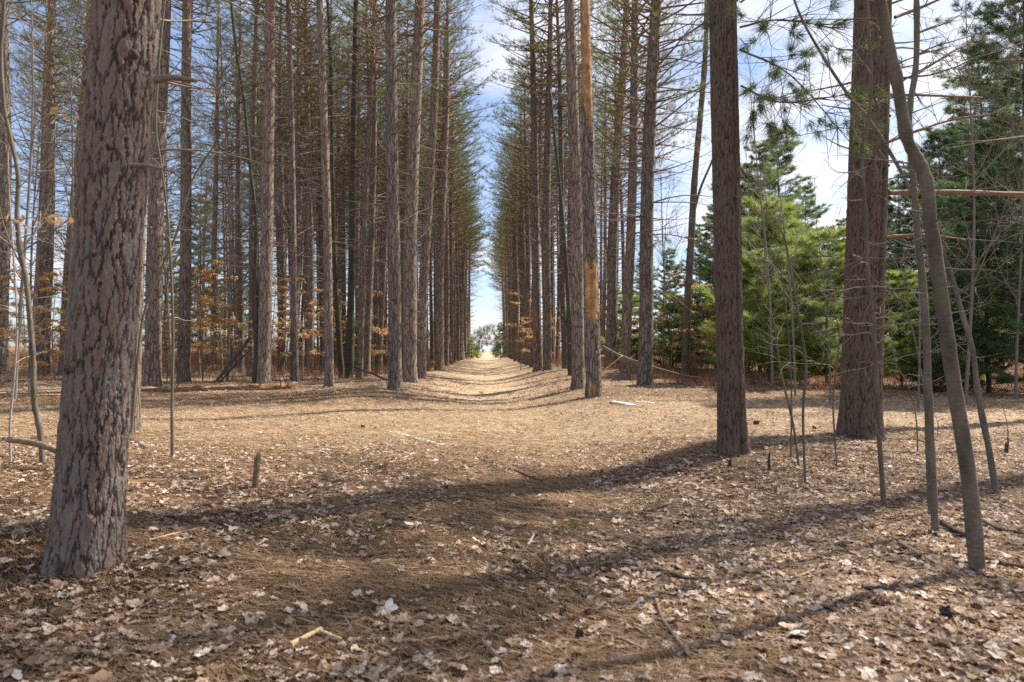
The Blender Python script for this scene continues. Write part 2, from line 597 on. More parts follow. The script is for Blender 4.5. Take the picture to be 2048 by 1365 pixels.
def leaf_density(x, y):
    d = 0.52 + 0.62 * smoothstep(0.4, 2.0, x) - 0.26 * np.exp(-((x - 0.2) / 0.9) ** 2) + 0.50 * wob(x, y, 1.9) + 0.2 * wob(x - 9, y + 4, 4.1)
    d = d * (1 - 0.80 * smoothstep(6.4, 8.2, y - 0.10 * np.abs(x)) * (1 - smoothstep(14, 18, y)))
    # bare needle collars round the big trunks
    for cx, cy, r in ((-2.2, 3.5, 0.75), (2.4, 7.0, 0.9)):
        d = d * (1 - 0.75 * np.exp(-(((x - cx) / r) ** 2 + ((y - cy) / r) ** 2)))
    return np.clip(d, 0.04, 1)


def sample_floor(n, y0, y1, power, seed):
    r = np.random.default_rng(seed)
    u = r.random(n * 2)
    # depth with density per square metre ~ 1/y^power
    e = 2 - power
    y = (y0 ** e + u * (y1 ** e - y0 ** e)) ** (1 / e)
    x = r.uniform(-1, 1, n * 2) * (0.86 * y + 0.7)
    return x, y, r


def build_litter():
    # ---- broad leaves, five-lobed maple and oval ones, each a curled little sheet
    x, y, r = sample_floor(125000, 1.5, 34, 1.25, 11)
    keep = r.random(len(x)) < leaf_density(x, y)
    x, y = x[keep], y[keep]
    n = len(x)
    m = 16
    th = np.arange(m) / m * 2 * PI
    maple = np.array([1.0, .86, .74, .88, .96, .84, .72, .78, .70, .50, .70, .78, .72, .84, .96, .84])
    oval = 0.42 / np.sqrt((0.42 * np.cos(th)) ** 2 + (np.sin(th)) ** 2)
    kind = r.random(n) < 0.68
    R = np.where(kind[:, None], maple[None], oval[None]) * r.uniform(0.74, 1.16, (n, m))
    size = np.where(r.random(n) < 0.38, r.uniform(0.006, 0.016, n), r.uniform(0.014, 0.034, n)) * np.where(r.random(n) < 0.12, 1.35, 1.0)
    lx, ly = R * np.cos(th) * size[:, None], R * np.sin(th) * size[:, None]
    cu, cv = r.normal(0, 7, n)[:, None], r.normal(0, 7, n)[:, None]
    lz = cu * lx ** 2 + cv * ly ** 2 + r.normal(0, 0.11, (n, m)) * size[:, None] + np.abs(r.normal(0, 0.10, n))[:, None] * np.abs(np.sin(2.5 * th))[None] * size[:, None]
    L = np.stack([lx, ly, lz], -1)
    L = np.concatenate([np.zeros((n, 1, 3)), L], 1)
    ya, ti, tz = r.uniform(0, 2 * PI, n), r.normal(0, 0.21, n), r.normal(0, 0.21, n)

    def rot(L, ax, a):
        c, s = np.cos(a)[:, None], np.sin(a)[:, None]
        i, j = [(1, 2), (2, 0), (0, 1)][ax]
        out = L.copy()
        out[..., i] = c * L[..., i] - s * L[..., j]
        out[..., j] = s * L[..., i] + c * L[..., j]
        return out
    L = rot(rot(rot(L, 2, ya), 0, ti), 1, tz)
    zb = ground_z(x, y) + 0.013 + np.abs(r.normal(0, 0.008, n)) + 0.10 * size
    V = L + np.stack([x, y, zb], -1)[:, None, :]
    V[..., 2] = np.maximum(V[..., 2], ground_z(V[..., 0], V[..., 1]) + 0.002)
    i = np.arange(n)[:, None, None] * (m + 1)
    k = np.arange(m)
    F = i + np.stack([np.zeros(m, int), k + 1, (k + 1) % m + 1], -1)[None]
    tint = np.clip(r.normal(0.41, 0.25, n), 0, 1)
    b = MB()
    b.add(V.reshape(-1, 3), F.reshape(-1, 3), 0, np.repeat(tint, m + 1))
    o = link('leaf_litter', b.mesh('leaf_litter', [M_LITTERLEAF], smooth=False))
    o['kind'] = 'stuff'
    o['label'] = 'pale curled maple and oval leaves lying thick on the forest floor'
    # ---- pine needles
    x, y, r = sample_floor(240000, 1.5, 17, 1.45, 12)
    n = len(x)
    a = r.uniform(0, PI, n) + 0.5 * wob(x, y, 3.0)
    ln = r.uniform(0.045, 0.075, n)
    wd = r.uniform(0.0007, 0.0012, n) * (0.8 + y * 0.14)
    dx, dy = np.cos(a), np.sin(a)
    bow = r.normal(0, 0.16, n) * ln
    z0 = 0.004 + np.abs(r.normal(0, 0.010, n))
    V = np.empty((n, 6, 3))
    for q, (s, bw, hz) in enumerate(((-1, 0, r.normal(0, 0.008, n)), (0, 1, 0.004 * np.ones(n)), (1, 0, r.normal(0, 0.008, n)))):
        cx, cy = x + dx * ln * s - dy * bow * bw, y + dy * ln * s + dx * bow * bw
        cz = ground_z(cx, cy) + np.maximum(z0 + hz, 0.003)
        V[:, 2 * q] = np.stack([cx - dy * wd, cy + dx * wd, cz], -1)
        V[:, 2 * q + 1] = np.stack([cx + dy * wd, cy - dx * wd, cz + 0.001], -1)
    i = np.arange(n)[:, None] * 6
    F = np.concatenate([i + np.array([[0, 1, 3, 2]]), i + np.array([[2, 3, 5, 4]])])
    b = MB()
    b.add(V.reshape(-1, 3), F, 0, np.repeat(np.clip(r.normal(0.42, 0.22, n) + 0.38 * sunlit_worn_tint(x, y), 0, 1), 6))  # needles tinted lighter for the sunlit trail strip and the worn path
    o = link('needle_litter', b.mesh('needle_litter', [M_LITTERNEEDLE], smooth=False))
    o['kind'] = 'stuff'
    o['label'] = 'rust brown fallen pine needles matted over the forest floor'


build_litter()


# ------------------------------------------------------------------ pines
def unit(v):
    v = np.asarray(v, float)
    return v / (np.linalg.norm(v) + 1e-12)


PINE_H = 19.0


def pine_radius(z, r0, flare=0.28):
    t = np.clip(z / PINE_H, 0, 1)
    return r0 * (1 - 0.62 * t ** 1.7 - 0.36 * t ** 7) + r0 * flare * np.exp(-np.maximum(z, 0) / 0.22)


def limb_path(start, az, el, L, n=6, sag=0.0, r=None):
    r = r or rng
    d = np.array([math.cos(az) * math.cos(el), math.sin(az) * math.cos(el), math.sin(el)])
    side = np.array([-math.sin(az), math.cos(az), 0])
    s = np.linspace(0, 1, n)
    b1, b2 = r.normal(0, 0.06), r.normal(0, 0.05)
    return start + L * (s[:, None] * d + (b1 * s ** 2 + b2 * np.sin(s * 4))[:, None] * side + (sag * (s ** 2))[:, None] * np.array([0, 0, 1.0]))


def make_pine(seed, r0=0.18, crown_base=10.3, crown_len=2.1, dead_from=3.2, dead_len=1.5, dead_n=4.0):
    r = np.random.default_rng(seed)
    b = MB()
    z = np.concatenate([[-0.25, 0.0, 0.08, 0.2, 0.4, 0.8], np.linspace(1.4, PINE_H, 26)])
    ph = r.uniform(0, 6.28, 4)
    bend = 0.07 * np.minimum(z / 4, 1)
    ax = np.stack([bend * np.sin(z * 0.33 + ph[0]), bend * np.sin(z * 0.29 + ph[1]), z], -1)
    k = 16
    rad = pine_radius(z, r0)
    b.tube(ax, rad, k)
    V = b.V[0]
    th = np.tile(np.arange(k) * 2 * PI / k, len(z))
    zz = np.repeat(z, k)
    lob = 1 + 0.16 * np.exp(-np.maximum(zz, 0) / 0.2) * np.sin(3 * th + ph[2]) + 0.02 * np.sin(2 * th + zz * 2.0)
    c = np.repeat(ax, k, 0)
    b.V[0] = c + (V - c) * lob[:, None]

    def axis(h):
        return np.array([np.interp(h, z, ax[:, 0]), np.interp(h, z, ax[:, 1]), h])
    cr = MB()
    # stubs and dead whorls below the live crown
    h = 1.0 + r.uniform(0, 0.4)
    while h < crown_base + 1.2:
        for q in range(r.poisson(dead_n)):
            az = r.uniform(0, 2 * PI)
            rr = float(pine_radius(h, r0, 0))
            s0 = axis(h) + np.array([math.cos(az), math.sin(az), 0]) * rr * 0.8
            if h < dead_from or r.random() < 0.25:
                L = r.uniform(0.05, 0.13)
                b.tube(limb_path(s0, az, r.uniform(-0.1, 0.3), rr * 0.3 + L, 3, 0, r), [0.016, 0.013, 0.008], 5, 0, cap=True)
                continue
            f = (h - dead_from) / (crown_base - dead_from)
            L = dead_len * r.uniform(0.3, 1.15) * (0.5 + 0.75 * min(f, 1))
            p = limb_path(s0, az, r.uniform(-0.2, 0.4), L, 6, r.uniform(-0.25, 0.28), r)
            cr.tube(p, np.linspace(0.007 + 0.007 * L, 0.0028, 6), 4, 0)
            for w in range(r.integers(1, 5)):
                i = r.integers(2, 5)
                cr.tube(limb_path(p[i], az + r.choice([-1, 1]) * r.uniform(0.4, 1.1), r.uniform(-0.3, 0.5), L * r.uniform(0.2, 0.5), 4, r.uniform(-0.2, 0.1), r), np.linspace(0.0045, 0.0015, 4), 3, 0)
        h += r.uniform(0.32, 0.55)
    # live crown
    pos, dirs = [], []
    h = crown_base
    while h < PINE_H - 0.1:
        f = (h - crown_base) / (PINE_H - crown_base)
        Lm = crown_len * (0.62 + 0.5 * math.sin(min(1, f * 1.7 + 0.25) * PI / 2)) * (1 - f ** 2.2) + 0.3
        nb = r.integers(3, 6)
        a0 = r.uniform(0, 6.28)
        for q in range(nb):
            az = a0 + q * 2 * PI / nb + r.normal(0, 0.25)
            L = Lm * r.uniform(0.55, 1.1)
            p = limb_path(axis(h), az, r.uniform(-0.05, 0.45) + 0.4 * f, L, 7, r.uniform(-0.12, 0.25), r)
            cr.tube(p, np.linspace(0.012 + 0.010 * L, 0.004, 7), 5, 1)
            d = unit(p[-1] - p[-2])
            pos.append(p[-1])
            dirs.append(d)
            for w in range(int(3 + 3.2 * L)):
                s = r.uniform(0.35, 1.0)
                i = min(int(s * 6), 5)
                st = p[i] + (p[i + 1] - p[i]) * (s * 6 - i)
                l2 = r.uniform(0.2, 0.55) * (1.15 - s * 0.5)
                a2 = az + r.choice([-1, 1]) * r.uniform(0.35, 1.1)
                e2 = r.uniform(-0.2, 0.75)
                p2 = limb_path(st, a2, e2, l2, 3, 0.15, r)
                cr.tube(p2, [0.006, 0.004, 0.003], 3, 1)
                d2 = unit(p2[-1] - p2[-2] + np.array([0, 0, 0.25]))
                pos.append(p2[-1])
                dirs.append(d2)
                if r.random() < 0.55:
                    pos.append(p2[1])
                    dirs.append(d2)
        h += r.uniform(0.30, 0.5)
    pos.append(axis(PINE_H))
    dirs.append([0, 0, 1])
    cr.tufts(pos, dirs, 11, 0.18, 0.009, 2, 0.62)
    return b.mesh('pine_trunk', [M_PINE]), cr.mesh('pine_crown', [M_TWIG, M_BOUGH, M_NEEDLE], smooth=True), len(pos)


PINES = [make_pine(100 + s, crown_base=cb, crown_len=cl, dead_len=dl, dead_n=dn)[:2] for s, (cb, cl, dl, dn) in enumerate(
    ((11.4, 2.0, 1.9, 4.2), (12.2, 1.8, 1.7, 3.8), (10.8, 2.2, 2.1, 4.6), (11.9, 1.9, 1.8, 4.0), (12.8, 1.7, 1.6, 3.6), (11.2, 2.1, 2.3, 4.8), (11.7, 1.9, 2.0, 4.4), (10.4, 2.8, 2.0, 3.4), (11.0, 3.0, 1.8, 3.2), (10.0, 2.6, 2.0, 3.4), (7.4, 2.5, 2.7, 5.2)))]


def lean_quat(v):
    return Vector((0, 0, 1)).rotation_difference(Vector(v).normalized())


def place_pine(label, loc, dia=0.36, lean=(0, 0, 1), group=None, var=None, height=1.0, cat='pine tree'):
    t, c = PINES[rng.integers(7) if var is None else var]
    root = thing('red_pine', label, cat, loc, group)
    root.rotation_mode = 'QUATERNION'
    root.rotation_quaternion = lean_quat(lean) @ Quaternion((0, 0, 1), rng.uniform(0, 6.28))
    s = dia / 0.36
    to = link('trunk', t, root)
    to.scale = (s, s, height)
    co = link('crown', c, root)
    co.scale = (1, 1, height)
    return root


def lean_from(base, depth, top):
    """axis of a trunk from its foot to the picture point it passes at the top of the frame"""
    T = P(top[0], top[1], depth)
    return T - base


# trunks one can point to: foot pixel, picture width at mid height, a point higher up the stem
NEAR = [
    ((305, 774), 32, (326, 0), 'thick dark pine trunk standing just right behind the biggest trunk'),
    ((366, 764), 23, (377, 0), 'straight pine beside the thin pale sapling, left of the leaning dead poles'),
    ((527, 773), 26, (541, 0), 'pine with its foot behind the right end of the fallen log'),
    ((592, 767), 13, (575, 0), 'slender pine leaning left, just past the end of the fallen log'),
    ((659, 775), 18, (640, 0), 'pale lit pine leaning left between the fallen log and the dark maples'),
    ((790, 782), 27, (786, 0), 'nearest pine of the row on the left side of the path'),
    ((820, 765), 28, (836, 0), 'second pine of the row on the left side of the path'),
    ((842, 757), 20, (872, 0), 'pine leaning right behind the second tree of the left path row'),
    ((879, 742), 19, (893, 0), 'third tree of the left path row, beside the small decayed stump'),
    ((759, 749), 11, (776, 250), 'thin crooked pine leaning right behind the left path row'),
    ((1157, 778), 26, (1139, 0), 'pine with a bright lit edge just behind the barkless snag'),
    ((1077, 742), 18, (1061, 0), 'leaning pine crossing its neighbour at the foot, right side of the path'),
    ((1095, 741), 18, (1098, 0), 'straight pine touching feet with a leaning neighbour, right side of the path'),
    ((1222, 737), 22, (1248, 0), 'pine leaning right with the fallen pole across its foot'),
    ((1250, 760), 20, (1272, 0), 'middle of the three tall pines right of the barkless snag'),
    ((1289, 772), 29, (1312, 0), 'pine with thick side limbs, rightmost of three right of the snag'),
    ((75, 752), 23, (104, 0), 'pine leaning right between the left picture edge and the biggest trunk'),
    ((128, 750), 20, (176, 0), 'leaning pine half hidden behind the left side of the biggest trunk'),
    ((262, 868), 28, (286, 330), 'pine trunk showing as a narrow strip right behind the biggest trunk'),
    ((2, 765), 26, (4, 0), 'pine trunk cut off by the left picture edge'),
    ((427, 742), 12, (436, 0), 'slim pine behind the leaning dead poles'),
    ((480, 738), 11, (470, 0), 'slim pine seen between the leaning poles and the log end pine'),
    ((622, 738), 13, (622, 0), 'pine seen through the gap right of the slender leaning pine'),
    ((1130, 738), 12, (1118, 200), 'thin dark pine right behind the two crossing path row pines'),
]
for (bx, by), w, top, lab in NEAR:
    q, d = hit(bx, by)
    root = place_pine(lab, q, var=10 if 1200 < bx < 1300 else None, dia=w * d / FPX * 0.98, lean=lean_from(q, d, top), group='red pines at the near edge of the stand')

ORD = 'first second third fourth fifth sixth seventh eighth ninth tenth eleventh twelfth thirteenth fourteenth fifteenth sixteenth seventeenth eighteenth nineteenth twentieth twenty-first twenty-second twenty-third twenty-fourth twenty-fifth twenty-sixth twenty-seventh twenty-eighth twenty-ninth thirtieth thirty-first thirty-second'.split()


def in_view(x, y, m=0.82):
    return y > 0 and abs(x - y * math.tan(YAW)) < m * y


def row(side, k, x0, ys, jitter, group):
    i = 0
    name = 'left' if side < 0 else 'right'
    for y in ys:
        x = x0 + rng.normal(0, jitter)
        y = y + rng.normal(0, 0.35)
        if not in_view(x, y):
            continue
        if side < 0 and k > 0 and -x > 0.34 * y + rng.uniform(0, 1.5) and rng.random() < 0.66:
            continue
        if k == 0:
            lab = f'pine lining the {name} edge of the path, {ORD[i]} beyond the separate near ones'
        else:
            lab = f'red pine in the {ORD[k]} row {name} of the path, {ORD[i]} from its near end'
        place_pine(lab, onground(x, y), var=None if k else int(rng.integers(7, 10)), dia=rng.uniform(0.18, 0.32) if k else rng.uniform(0.27, 0.37), lean=(rng.normal(0, 0.02), rng.normal(0, 0.02), 1), group=group, height=rng.uniform(0.92, 1.08))
        i += 1


row(-1, 0, -2.62, np.arange(38.5, 92, 2.5), 0.10, 'pines lining the left edge of the path')
row(1, 0, 2.62, np.arange(37.5, 112, 2.9), 0.10, 'pines lining the right edge of the path')
for k in range(1, 12):
    row(-1, k, -2.62 - 2.2 * k, np.arange(24.0 + rng.uniform(0, 2), 84 if k < 6 else 70, 2.9 if k < 6 else 3.6), 0.22, 'red pines deep in the stand left of the path')
for k in range(1, 4):
    row(1, k, 2.62 + 2.3 * k, np.arange(31 + 3 * k + rng.uniform(0, 2), 92 - 8 * k, 3.4 + 0.5 * k), 0.2, 'red pines in the stand right of the path')
# pines outside the frame to the right, whose crowns shade the near ground
for i, (x, y) in enumerate(((8.9, 10.2), (11.6, 9.4), (10.4, 5.9))):
    place_pine(f'red pine outside the frame shading the near ground, {ORD[i]} of its group', onground(x, y), dia=0.38, group='pines outside the frame')


# ------------------------------------------------------------------ the near trunks with modelled bark plates
def cellular(u, v, nu, nv, seed):
    """distance to nearest and second nearest jittered cell point; u wraps"""
    r = np.random.default_rng(seed)
    jx, jy, val = r.uniform(0.1, 0.9, (nv + 3, nu)), r.uniform(0.1, 0.9, (nv + 3, nu)), r.random((nv + 3, nu))
    cu, cv = np.floor(u * nu).astype(int), np.floor(v).astype(int)
    f1, f2 = np.full(u.shape, 9.0), np.full(u.shape, 9.0)
    vb = np.zeros(u.shape)
    for a in (-1, 0, 1):
        for c in (-1, 0, 1):
            iu, iv = cu + a, np.clip(cv + c, 0, nv + 2)
            px, py = iu + jx[iv, iu % nu], cv + c + jy[iv, iu % nu]
            d = np.hypot(u * nu - px, v - py)
            near = d < f1
            f2 = np.where(near, f1, np.minimum(f2, d))
            vb = np.where(near, val[iv, iu % nu], vb)
            f1 = np.where(near, d, f1)
    return f1, f2, vb


def bark_trunk(name, mat, r0, top, segs, dz, zfine, pw, ph, amp, seed, flare=0.3, lobes=3, lobe_amp=0.25, groove=None, bend=0.0, slim=0.0):
    z = np.concatenate([np.arange(-0.25, zfine, dz), np.arange(zfine, top, 0.16), [top]])
    th = np.arange(segs) * 2 * PI / segs
    T, Z = np.meshgrid(th, z)
    u = T / (2 * PI)
    r = np.random.default_rng(seed)
    p = r.uniform(0, 6.28, 10)
    uw = u + 0.010 * np.sin(Z * 9 + p[0] + 3 * np.sin(T * 2 + p[1])) + 0.006 * np.sin(Z * 23 + T * 5 + p[2])
    vw = Z + 0.05 * np.sin(T * 7 + p[3] + Z * 3) + 0.03 * np.sin(T * 13 + p[4] - Z * 7)
    jg = np.sin(Z * 61 + 5 * np.sin(T * 9 + p[7])) + 0.8 * np.sin(Z * 113 + T * 17 + p[8]) + 0.6 * np.sin(Z * 197 - T * 31 + p[9])
    uw = uw + jg * 0.085 * pw / (2 * PI * r0)
    vw = vw + 0.012 * np.sin(T * 41 + p[2] + Z * 11) + 0.008 * np.sin(T * 83 + p[3] - Z * 19)
    uw = uw % 1.0
    nu = max(6, int(2 * PI * r0 / pw))
    nv = int((top + 1) / ph) + 2
    f1, f2, val = cellular(uw, (vw + 0.6) / ph, nu, nv, seed)
    e = f2 - f1
    plate = smoothstep(0.02, 0.20, e)
    g1, g2, val2 = cellular((uw + 0.003 * np.sin(Z * 60)) % 1.0, (vw + 0.6) / (ph * 0.2), nu * 2 + 3, int(nv / 0.2) + 6, seed + 1)
    fl = smoothstep(0.0, 0.2, g2 - g1)
    rad = pine_radius(Z, r0, flare)
    rad = rad * (1 - slim * smoothstep(0, 4, Z))
    rad = rad * (1 + lobe_amp * np.exp(-np.maximum(Z, 0) / 0.22) * np.sin(lobes * T + p[5]) + 0.02 * np.sin(2 * T + Z + p[6]))
    if groove:
        for ga, gw, gd in groove:
            dth = (T - ga + 0.06 * np.sin(Z * 1.3) + PI) % (2 * PI) - PI
            rad = rad * (1 - gd * np.exp(-(dth / gw) ** 2))
    rad = rad + amp * (plate * (0.65 + 0.5 * val) - 0.6) + amp * 0.36 * (fl * 0.4 + 1.1 * val2 - 0.7) * plate
    cx = bend * np.sin(Z * 0.5)
    V = np.stack([cx + rad * np.cos(T), rad * np.sin(T), Z], -1).reshape(-1, 3)
    n = len(z)
    i = np.arange(n - 1)[:, None] * segs
    j = np.arange(segs)[None]
    j2 = (j + 1) % segs
    F = np.stack([i + j, i + j2, i + segs + j2, i + segs + j], -1).reshape(-1, 4)
    b = MB()
    b.add(V, F, 0, (0.65 * val + 0.35 * val2).ravel(), np.clip(plate, 0, 0.98).ravel())
    h = 0.9
    while h < 9:                                   # healed knots and branch stubs in loose whorls
        for q in range(r.integers(1, 4)):
            a = r.uniform(0, 2 * PI)
            rr = float(pine_radius(h, r0, flare)) * (1 - slim)
            ca, sa = math.cos(a), math.sin(a)
            L = r.uniform(0.004, 0.02)
            s0 = np.array([bend * math.sin(h * 0.5) + ca * rr * 0.9, sa * rr * 0.9, h])
            b.n = sum(len(v) for v in b.V)
            b.tube(np.array([s0, s0 + np.array([ca, sa, 0.2]) * (rr * 0.1 + L * 0.5), s0 + np.array([ca, sa, 0.3]) * (rr * 0.1 + L)]), [0.024, 0.017, 0.008], 7, 0, cap=True)
            b.X[-1] = np.full(len(b.V[-1]), 0.1)
        h += r.uniform(0.35, 0.6)
    return b, b.mesh(name, [mat], smooth=False)


def big_tree(label, foot, top, wpx, crown_var, **kw):
    q, d = hit(*foot)
    dia = wpx * d / FPX
    root = thing('red_pine', label, 'pine tree', q, 'red pines at the near edge of the stand')
    root.rotation_mode = 'QUATERNION'
    root.rotation_quaternion = lean_quat(lean_from(q, d, top))
    _, me = bark_trunk('big_trunk', **kw, r0=dia / 2, top=PINE_H)
    link('trunk', me, root)
    co = link('crown', PINES[crown_var][1], root)
    return root, q, d


def branch_part(root, name, pts, r0, r1, mat, twigs=0, tuftn=0, needle=None, seed=0, tl=0.35):
    """a limb given by points in the place, as a part of its tree"""
    r = np.random.default_rng(seed)
    pts = spline(np.asarray(pts, float), 5)
    b = MB()
    b.tube(pts, np.linspace(r0, r1, len(pts)) * (1 + 0.08 * r.normal(size=len(pts))), 7, 0, cap=True)
    pos, dirs = [], []
    for w in range(twigs):
        i = r.integers(len(pts) // 5, len(pts) - 1)
        d = unit(pts[i] - pts[i - 1])
        dd = unit(d * r.uniform(0.2, 1.0) + r.normal(size=3) * 0.65)
        L = tl * r.uniform(0.4, 1.3)
        s = np.linspace(0, 1, 5)
        c = r.normal(size=3) * 0.15
        p2 = pts[i] + L * (s[:, None] * dd + (s ** 2)[:, None] * c)
        b.tube(p2, np.linspace(min(r0 * 0.35, 0.005), 0.0014, 5), 4, 0)
        if w < tuftn:
            pos += [p2[-1], p2[-2]]
            dirs += [dd, dd]
        for w2 in range(r.integers(0, 3)):
            d3 = unit(dd + r.normal(size=3) * 0.6)
            s3 = p2[r.integers(1, 4)]
            b.tube(np.array([s3, s3 + d3 * L * 0.25, s3 + d3 * L * 0.5 + r.normal(size=3) * 0.02]), [0.0022, 0.0016, 0.001], 3, 0)
    inv = root_inv(root)
    f = MB()
    if pos:
        f.tufts(pos, dirs, 60, 0.15, 0.0042, 0, 0.5)
    for m_ in (b, f):
        for k in range(len(m_.V)):
            m_.V[k] = (np.c_[m_.V[k], np.ones(len(m_.V[k]))] @ inv.T)[:, :3]
    o = link(name, b.mesh(name, [mat]), root)
    if pos:
        link('foliage', f.mesh('bough_foliage', [needle or M_NEEDLE]), o)
    return o


def root_inv(root):
    from mathutils import Matrix
    q = root.rotation_quaternion if root.rotation_mode == 'QUATERNION' else root.rotation_euler.to_quaternion()
    m = Matrix.LocRotScale(root.location, q, root.scale)
    return np.array(m.inverted())


def spline(p, k=6):
    """Catmull-Rom through the rows of p"""
    p = np.asarray(p, float)
    q = np.vstack([2 * p[0] - p[1], p, 2 * p[-1] - p[-2]])
    out = []
    for i in range(1, len(q) - 2):
        for t in np.arange(k) / k:
            a, b, c, d = q[i - 1], q[i], q[i + 1], q[i + 2]
            out.append(0.5 * (2 * b + (c - a) * t + (2 * a - 5 * b + 4 * c - d) * t * t + (3 * b - a - 3 * c + d) * t ** 3))
    out.append(p[-1])
    return np.array(out)


# --- the biggest trunk, left
big, qb, db = big_tree('biggest trunk in the picture, grey plated pine bark with two broken limbs', (168, 1132), (255, 0), 119, 1,
                       mat=M_BARK_LEFT, segs=240, dz=0.012, zfine=3.2, pw=0.040, ph=0.22, amp=0.0115, seed=21, flare=0.17, lobes=5, lobe_amp=0.09)
for k, (px, py, ex, ey, rr) in enumerate(((318, 160, 394, 162, 0.019), (272, 332, 350, 345, 0.011))):
    s = P(px - 12, py, db - 0.10)
    e = P(ex, ey, db - 0.06)
    branch_part(big, 'broken_limb', [s, s * 0.6 + e * 0.4 + np.array([0, 0, 0.012]), e], rr, rr * 0.45, M_TWIG, twigs=1, seed=k, tl=0.06)

for k, (px, py, rr) in enumerate(((268, 112, 0.020), (219, 297, 0.013), (190, 512, 0.016), (196, 108, 0.012))):
    s = P(px, py, db - 0.125)
    branch_part(big, 'knot', [s, s + np.array([0.004, -0.018, 0.006]), s + np.array([0.010, -0.034, 0.012])], rr * 1.2, rr * 0.4, M_DARKSTICK, seed=90 + k)

# --- slender old pine right of the path
p8, q8, d8 = big_tree('straight dark pine between the crossing trail and the young saplings, right of path', (1464, 908), (1445, 0), 53, 4,
                      mat=M_BARK_RIGHT, segs=130, dz=0.022, zfine=5.2, pw=0.032, ph=0.28, amp=0.009, seed=33, flare=0.28, lobes=3, lobe_amp=0.2, groove=[(-1.15, 0.10, 0.16)])
for k, (a, b_, c) in enumerate((((1482, 172), (1560, 205), (1695, 190)), ((1480, 55), (1560, 40), (1690, 60)), ((1480, 100), (1580, 150), (1700, 285)))):
    branch_part(p8, 'bough', [P(*a, d8), P(*b_, d8 - 0.3), P(*c, d8 - 0.6)], 0.011, 0.003, M_TWIG, twigs=34, tuftn=(22, 14, 8)[k], seed=40 + k, tl=0.42)

# --- thick twin stemmed pine further right
p9, q9, d9 = big_tree('thickest pine on the right, deep seam down its trunk, behind the saplings', (1720, 878), (1746, 0), 72, 3,
                      mat=M_BARK_RIGHT, segs=170, dz=0.024, zfine=6.2, pw=0.040, ph=0.36, amp=0.011, seed=47, flare=0.2, lobes=4, lobe_amp=0.16, groove=[(-1.18, 0.10, 0.24), (-2.1, 0.14, 0.10)])
for k, (pts, r0, r1, tw) in enumerate((
        ([(1778, 386), (1900, 385), (2060, 389), (2160, 380)], 0.034, 0.022, 10),
        ([(1776, 190), (1850, 191), (1965, 196)], 0.018, 0.010, 12),
        ([(1770, 287), (1835, 262), (1905, 240), (1985, 228)], 0.022, 0.009, 16),
        ([(1770, 474), (1850, 470), (1930, 480)], 0.018, 0.006, 10),
        ([(1790, 35), (1850, 12), (1930, -25)], 0.022, 0.012, 8),
        ([(1795, 160), (1830, 150), (1900, 108), (1980, 60)], 0.014, 0.004, 14))):
    branch_part(p9, 'limb', [P(x, y, d9 + 0.1 + 0.12 * i) for i, (x, y) in enumerate(pts)], r0, r1, M_BOUGH, twigs=tw, tuftn=0 if k < 2 else 2, seed=60 + k, tl=0.55)

# --- barkless snag at the head of the right row
q, d = hit(1188, 795)
snag = thing('dead_snag', 'broken dead pine with orange patches where its bark has fallen off', 'dead tree', q)
snag.rotation_mode = 'QUATERNION'
snag.rotation_quaternion = lean_quat(lean_from(q, d, (1170, 30)))
top_z = float(np.linalg.norm(lean_from(q, d, (1168, -160))))
r0 = 30 * d / FPX / 2
z = np.concatenate([np.arange(-0.2, top_z, 0.05)])
th = np.arange(40) * 2 * PI / 40
T, Z = np.meshgrid(th, z)
r = np.random.default_rng(5)
jag = 0.22 * np.sin(T * 2 + 1) + 0.10 * np.sin(T * 7)
rad = r0 * (1 - 0.38 * Z / top_z) + r0 * 0.2 * np.exp(-np.maximum(Z, 0) / 0.2)
# bare wood lies a little deeper than the bark around it
bare = np.maximum(smoothstep(1.62, 1.72, Z + 0.10 * np.sin(T * 3) + 0.06 * np.sin(T * 9 + Z * 5)) * (1 - smoothstep(2.75, 2.9, Z + 0.15 * np.sin(T * 4 + 2))),
                  smoothstep(5.9, 6.2, Z + 0.3 * np.sin(T * 2 + 4) + 0.1 * np.sin(T * 8)) * (1 - smoothstep(8.9, 9.1, Z + 0.3 * np.sin(T * 2 + 1) + 0.1 * np.sin(T * 7))))
front = smoothstep(-0.25, 0.0, np.cos(T + 2.05))
bare = np.where(Z < 4, bare * front, bare)
low = (1 - smoothstep(0.25, 0.5, Z + 0.1 * np.sin(T * 6))) * np.exp(-(((T - 4.3) / 0.5) ** 2))
bare = np.maximum(bare, low)
f1, f2, val = cellular(T / (2 * PI), (Z + 0.6) / 0.13, 22, int(top_z / 0.13) + 8, 77)
plate = smoothstep(0.02, 0.3, f2 - f1)
rad = rad + (0.010 * plate) * (1 - bare) - 0.012 * bare + 0.003 * r.normal(size=rad.shape)
V = np.stack([rad * np.cos(T), rad * np.sin(T), np.where(Z > top_z - 0.06, Z + jag, Z)], -1).reshape(-1, 3)
n, k = Z.shape
i = np.arange(n - 1)[:, None] * k
j = np.arange(k)[None]
F = np.stack([i + j, i + (j + 1) % k, i + k + (j + 1) % k, i + k + j], -1).reshape(-1, 4)
isb = bare.ravel()[F].mean(1) > 0.5
b = MB()
b.add(V, F[~isb], 0, val.ravel(), np.clip(plate, 0, 0.98).ravel())
bark_me = b.mesh('snag_bark', [M_PINE], smooth=False)
b2 = MB()
b2.add(V, F[isb], 0)
b2.tube([[0, 0, top_z - 0.1], [0.01, 0, top_z + 0.05]], [r0 * 0.55, 0.03], 10, 0, cap=True)
link('trunk', bark_me, snag)
link('bare_wood', b2.mesh('snag_wood', [M_SNAG], smooth=False), snag)

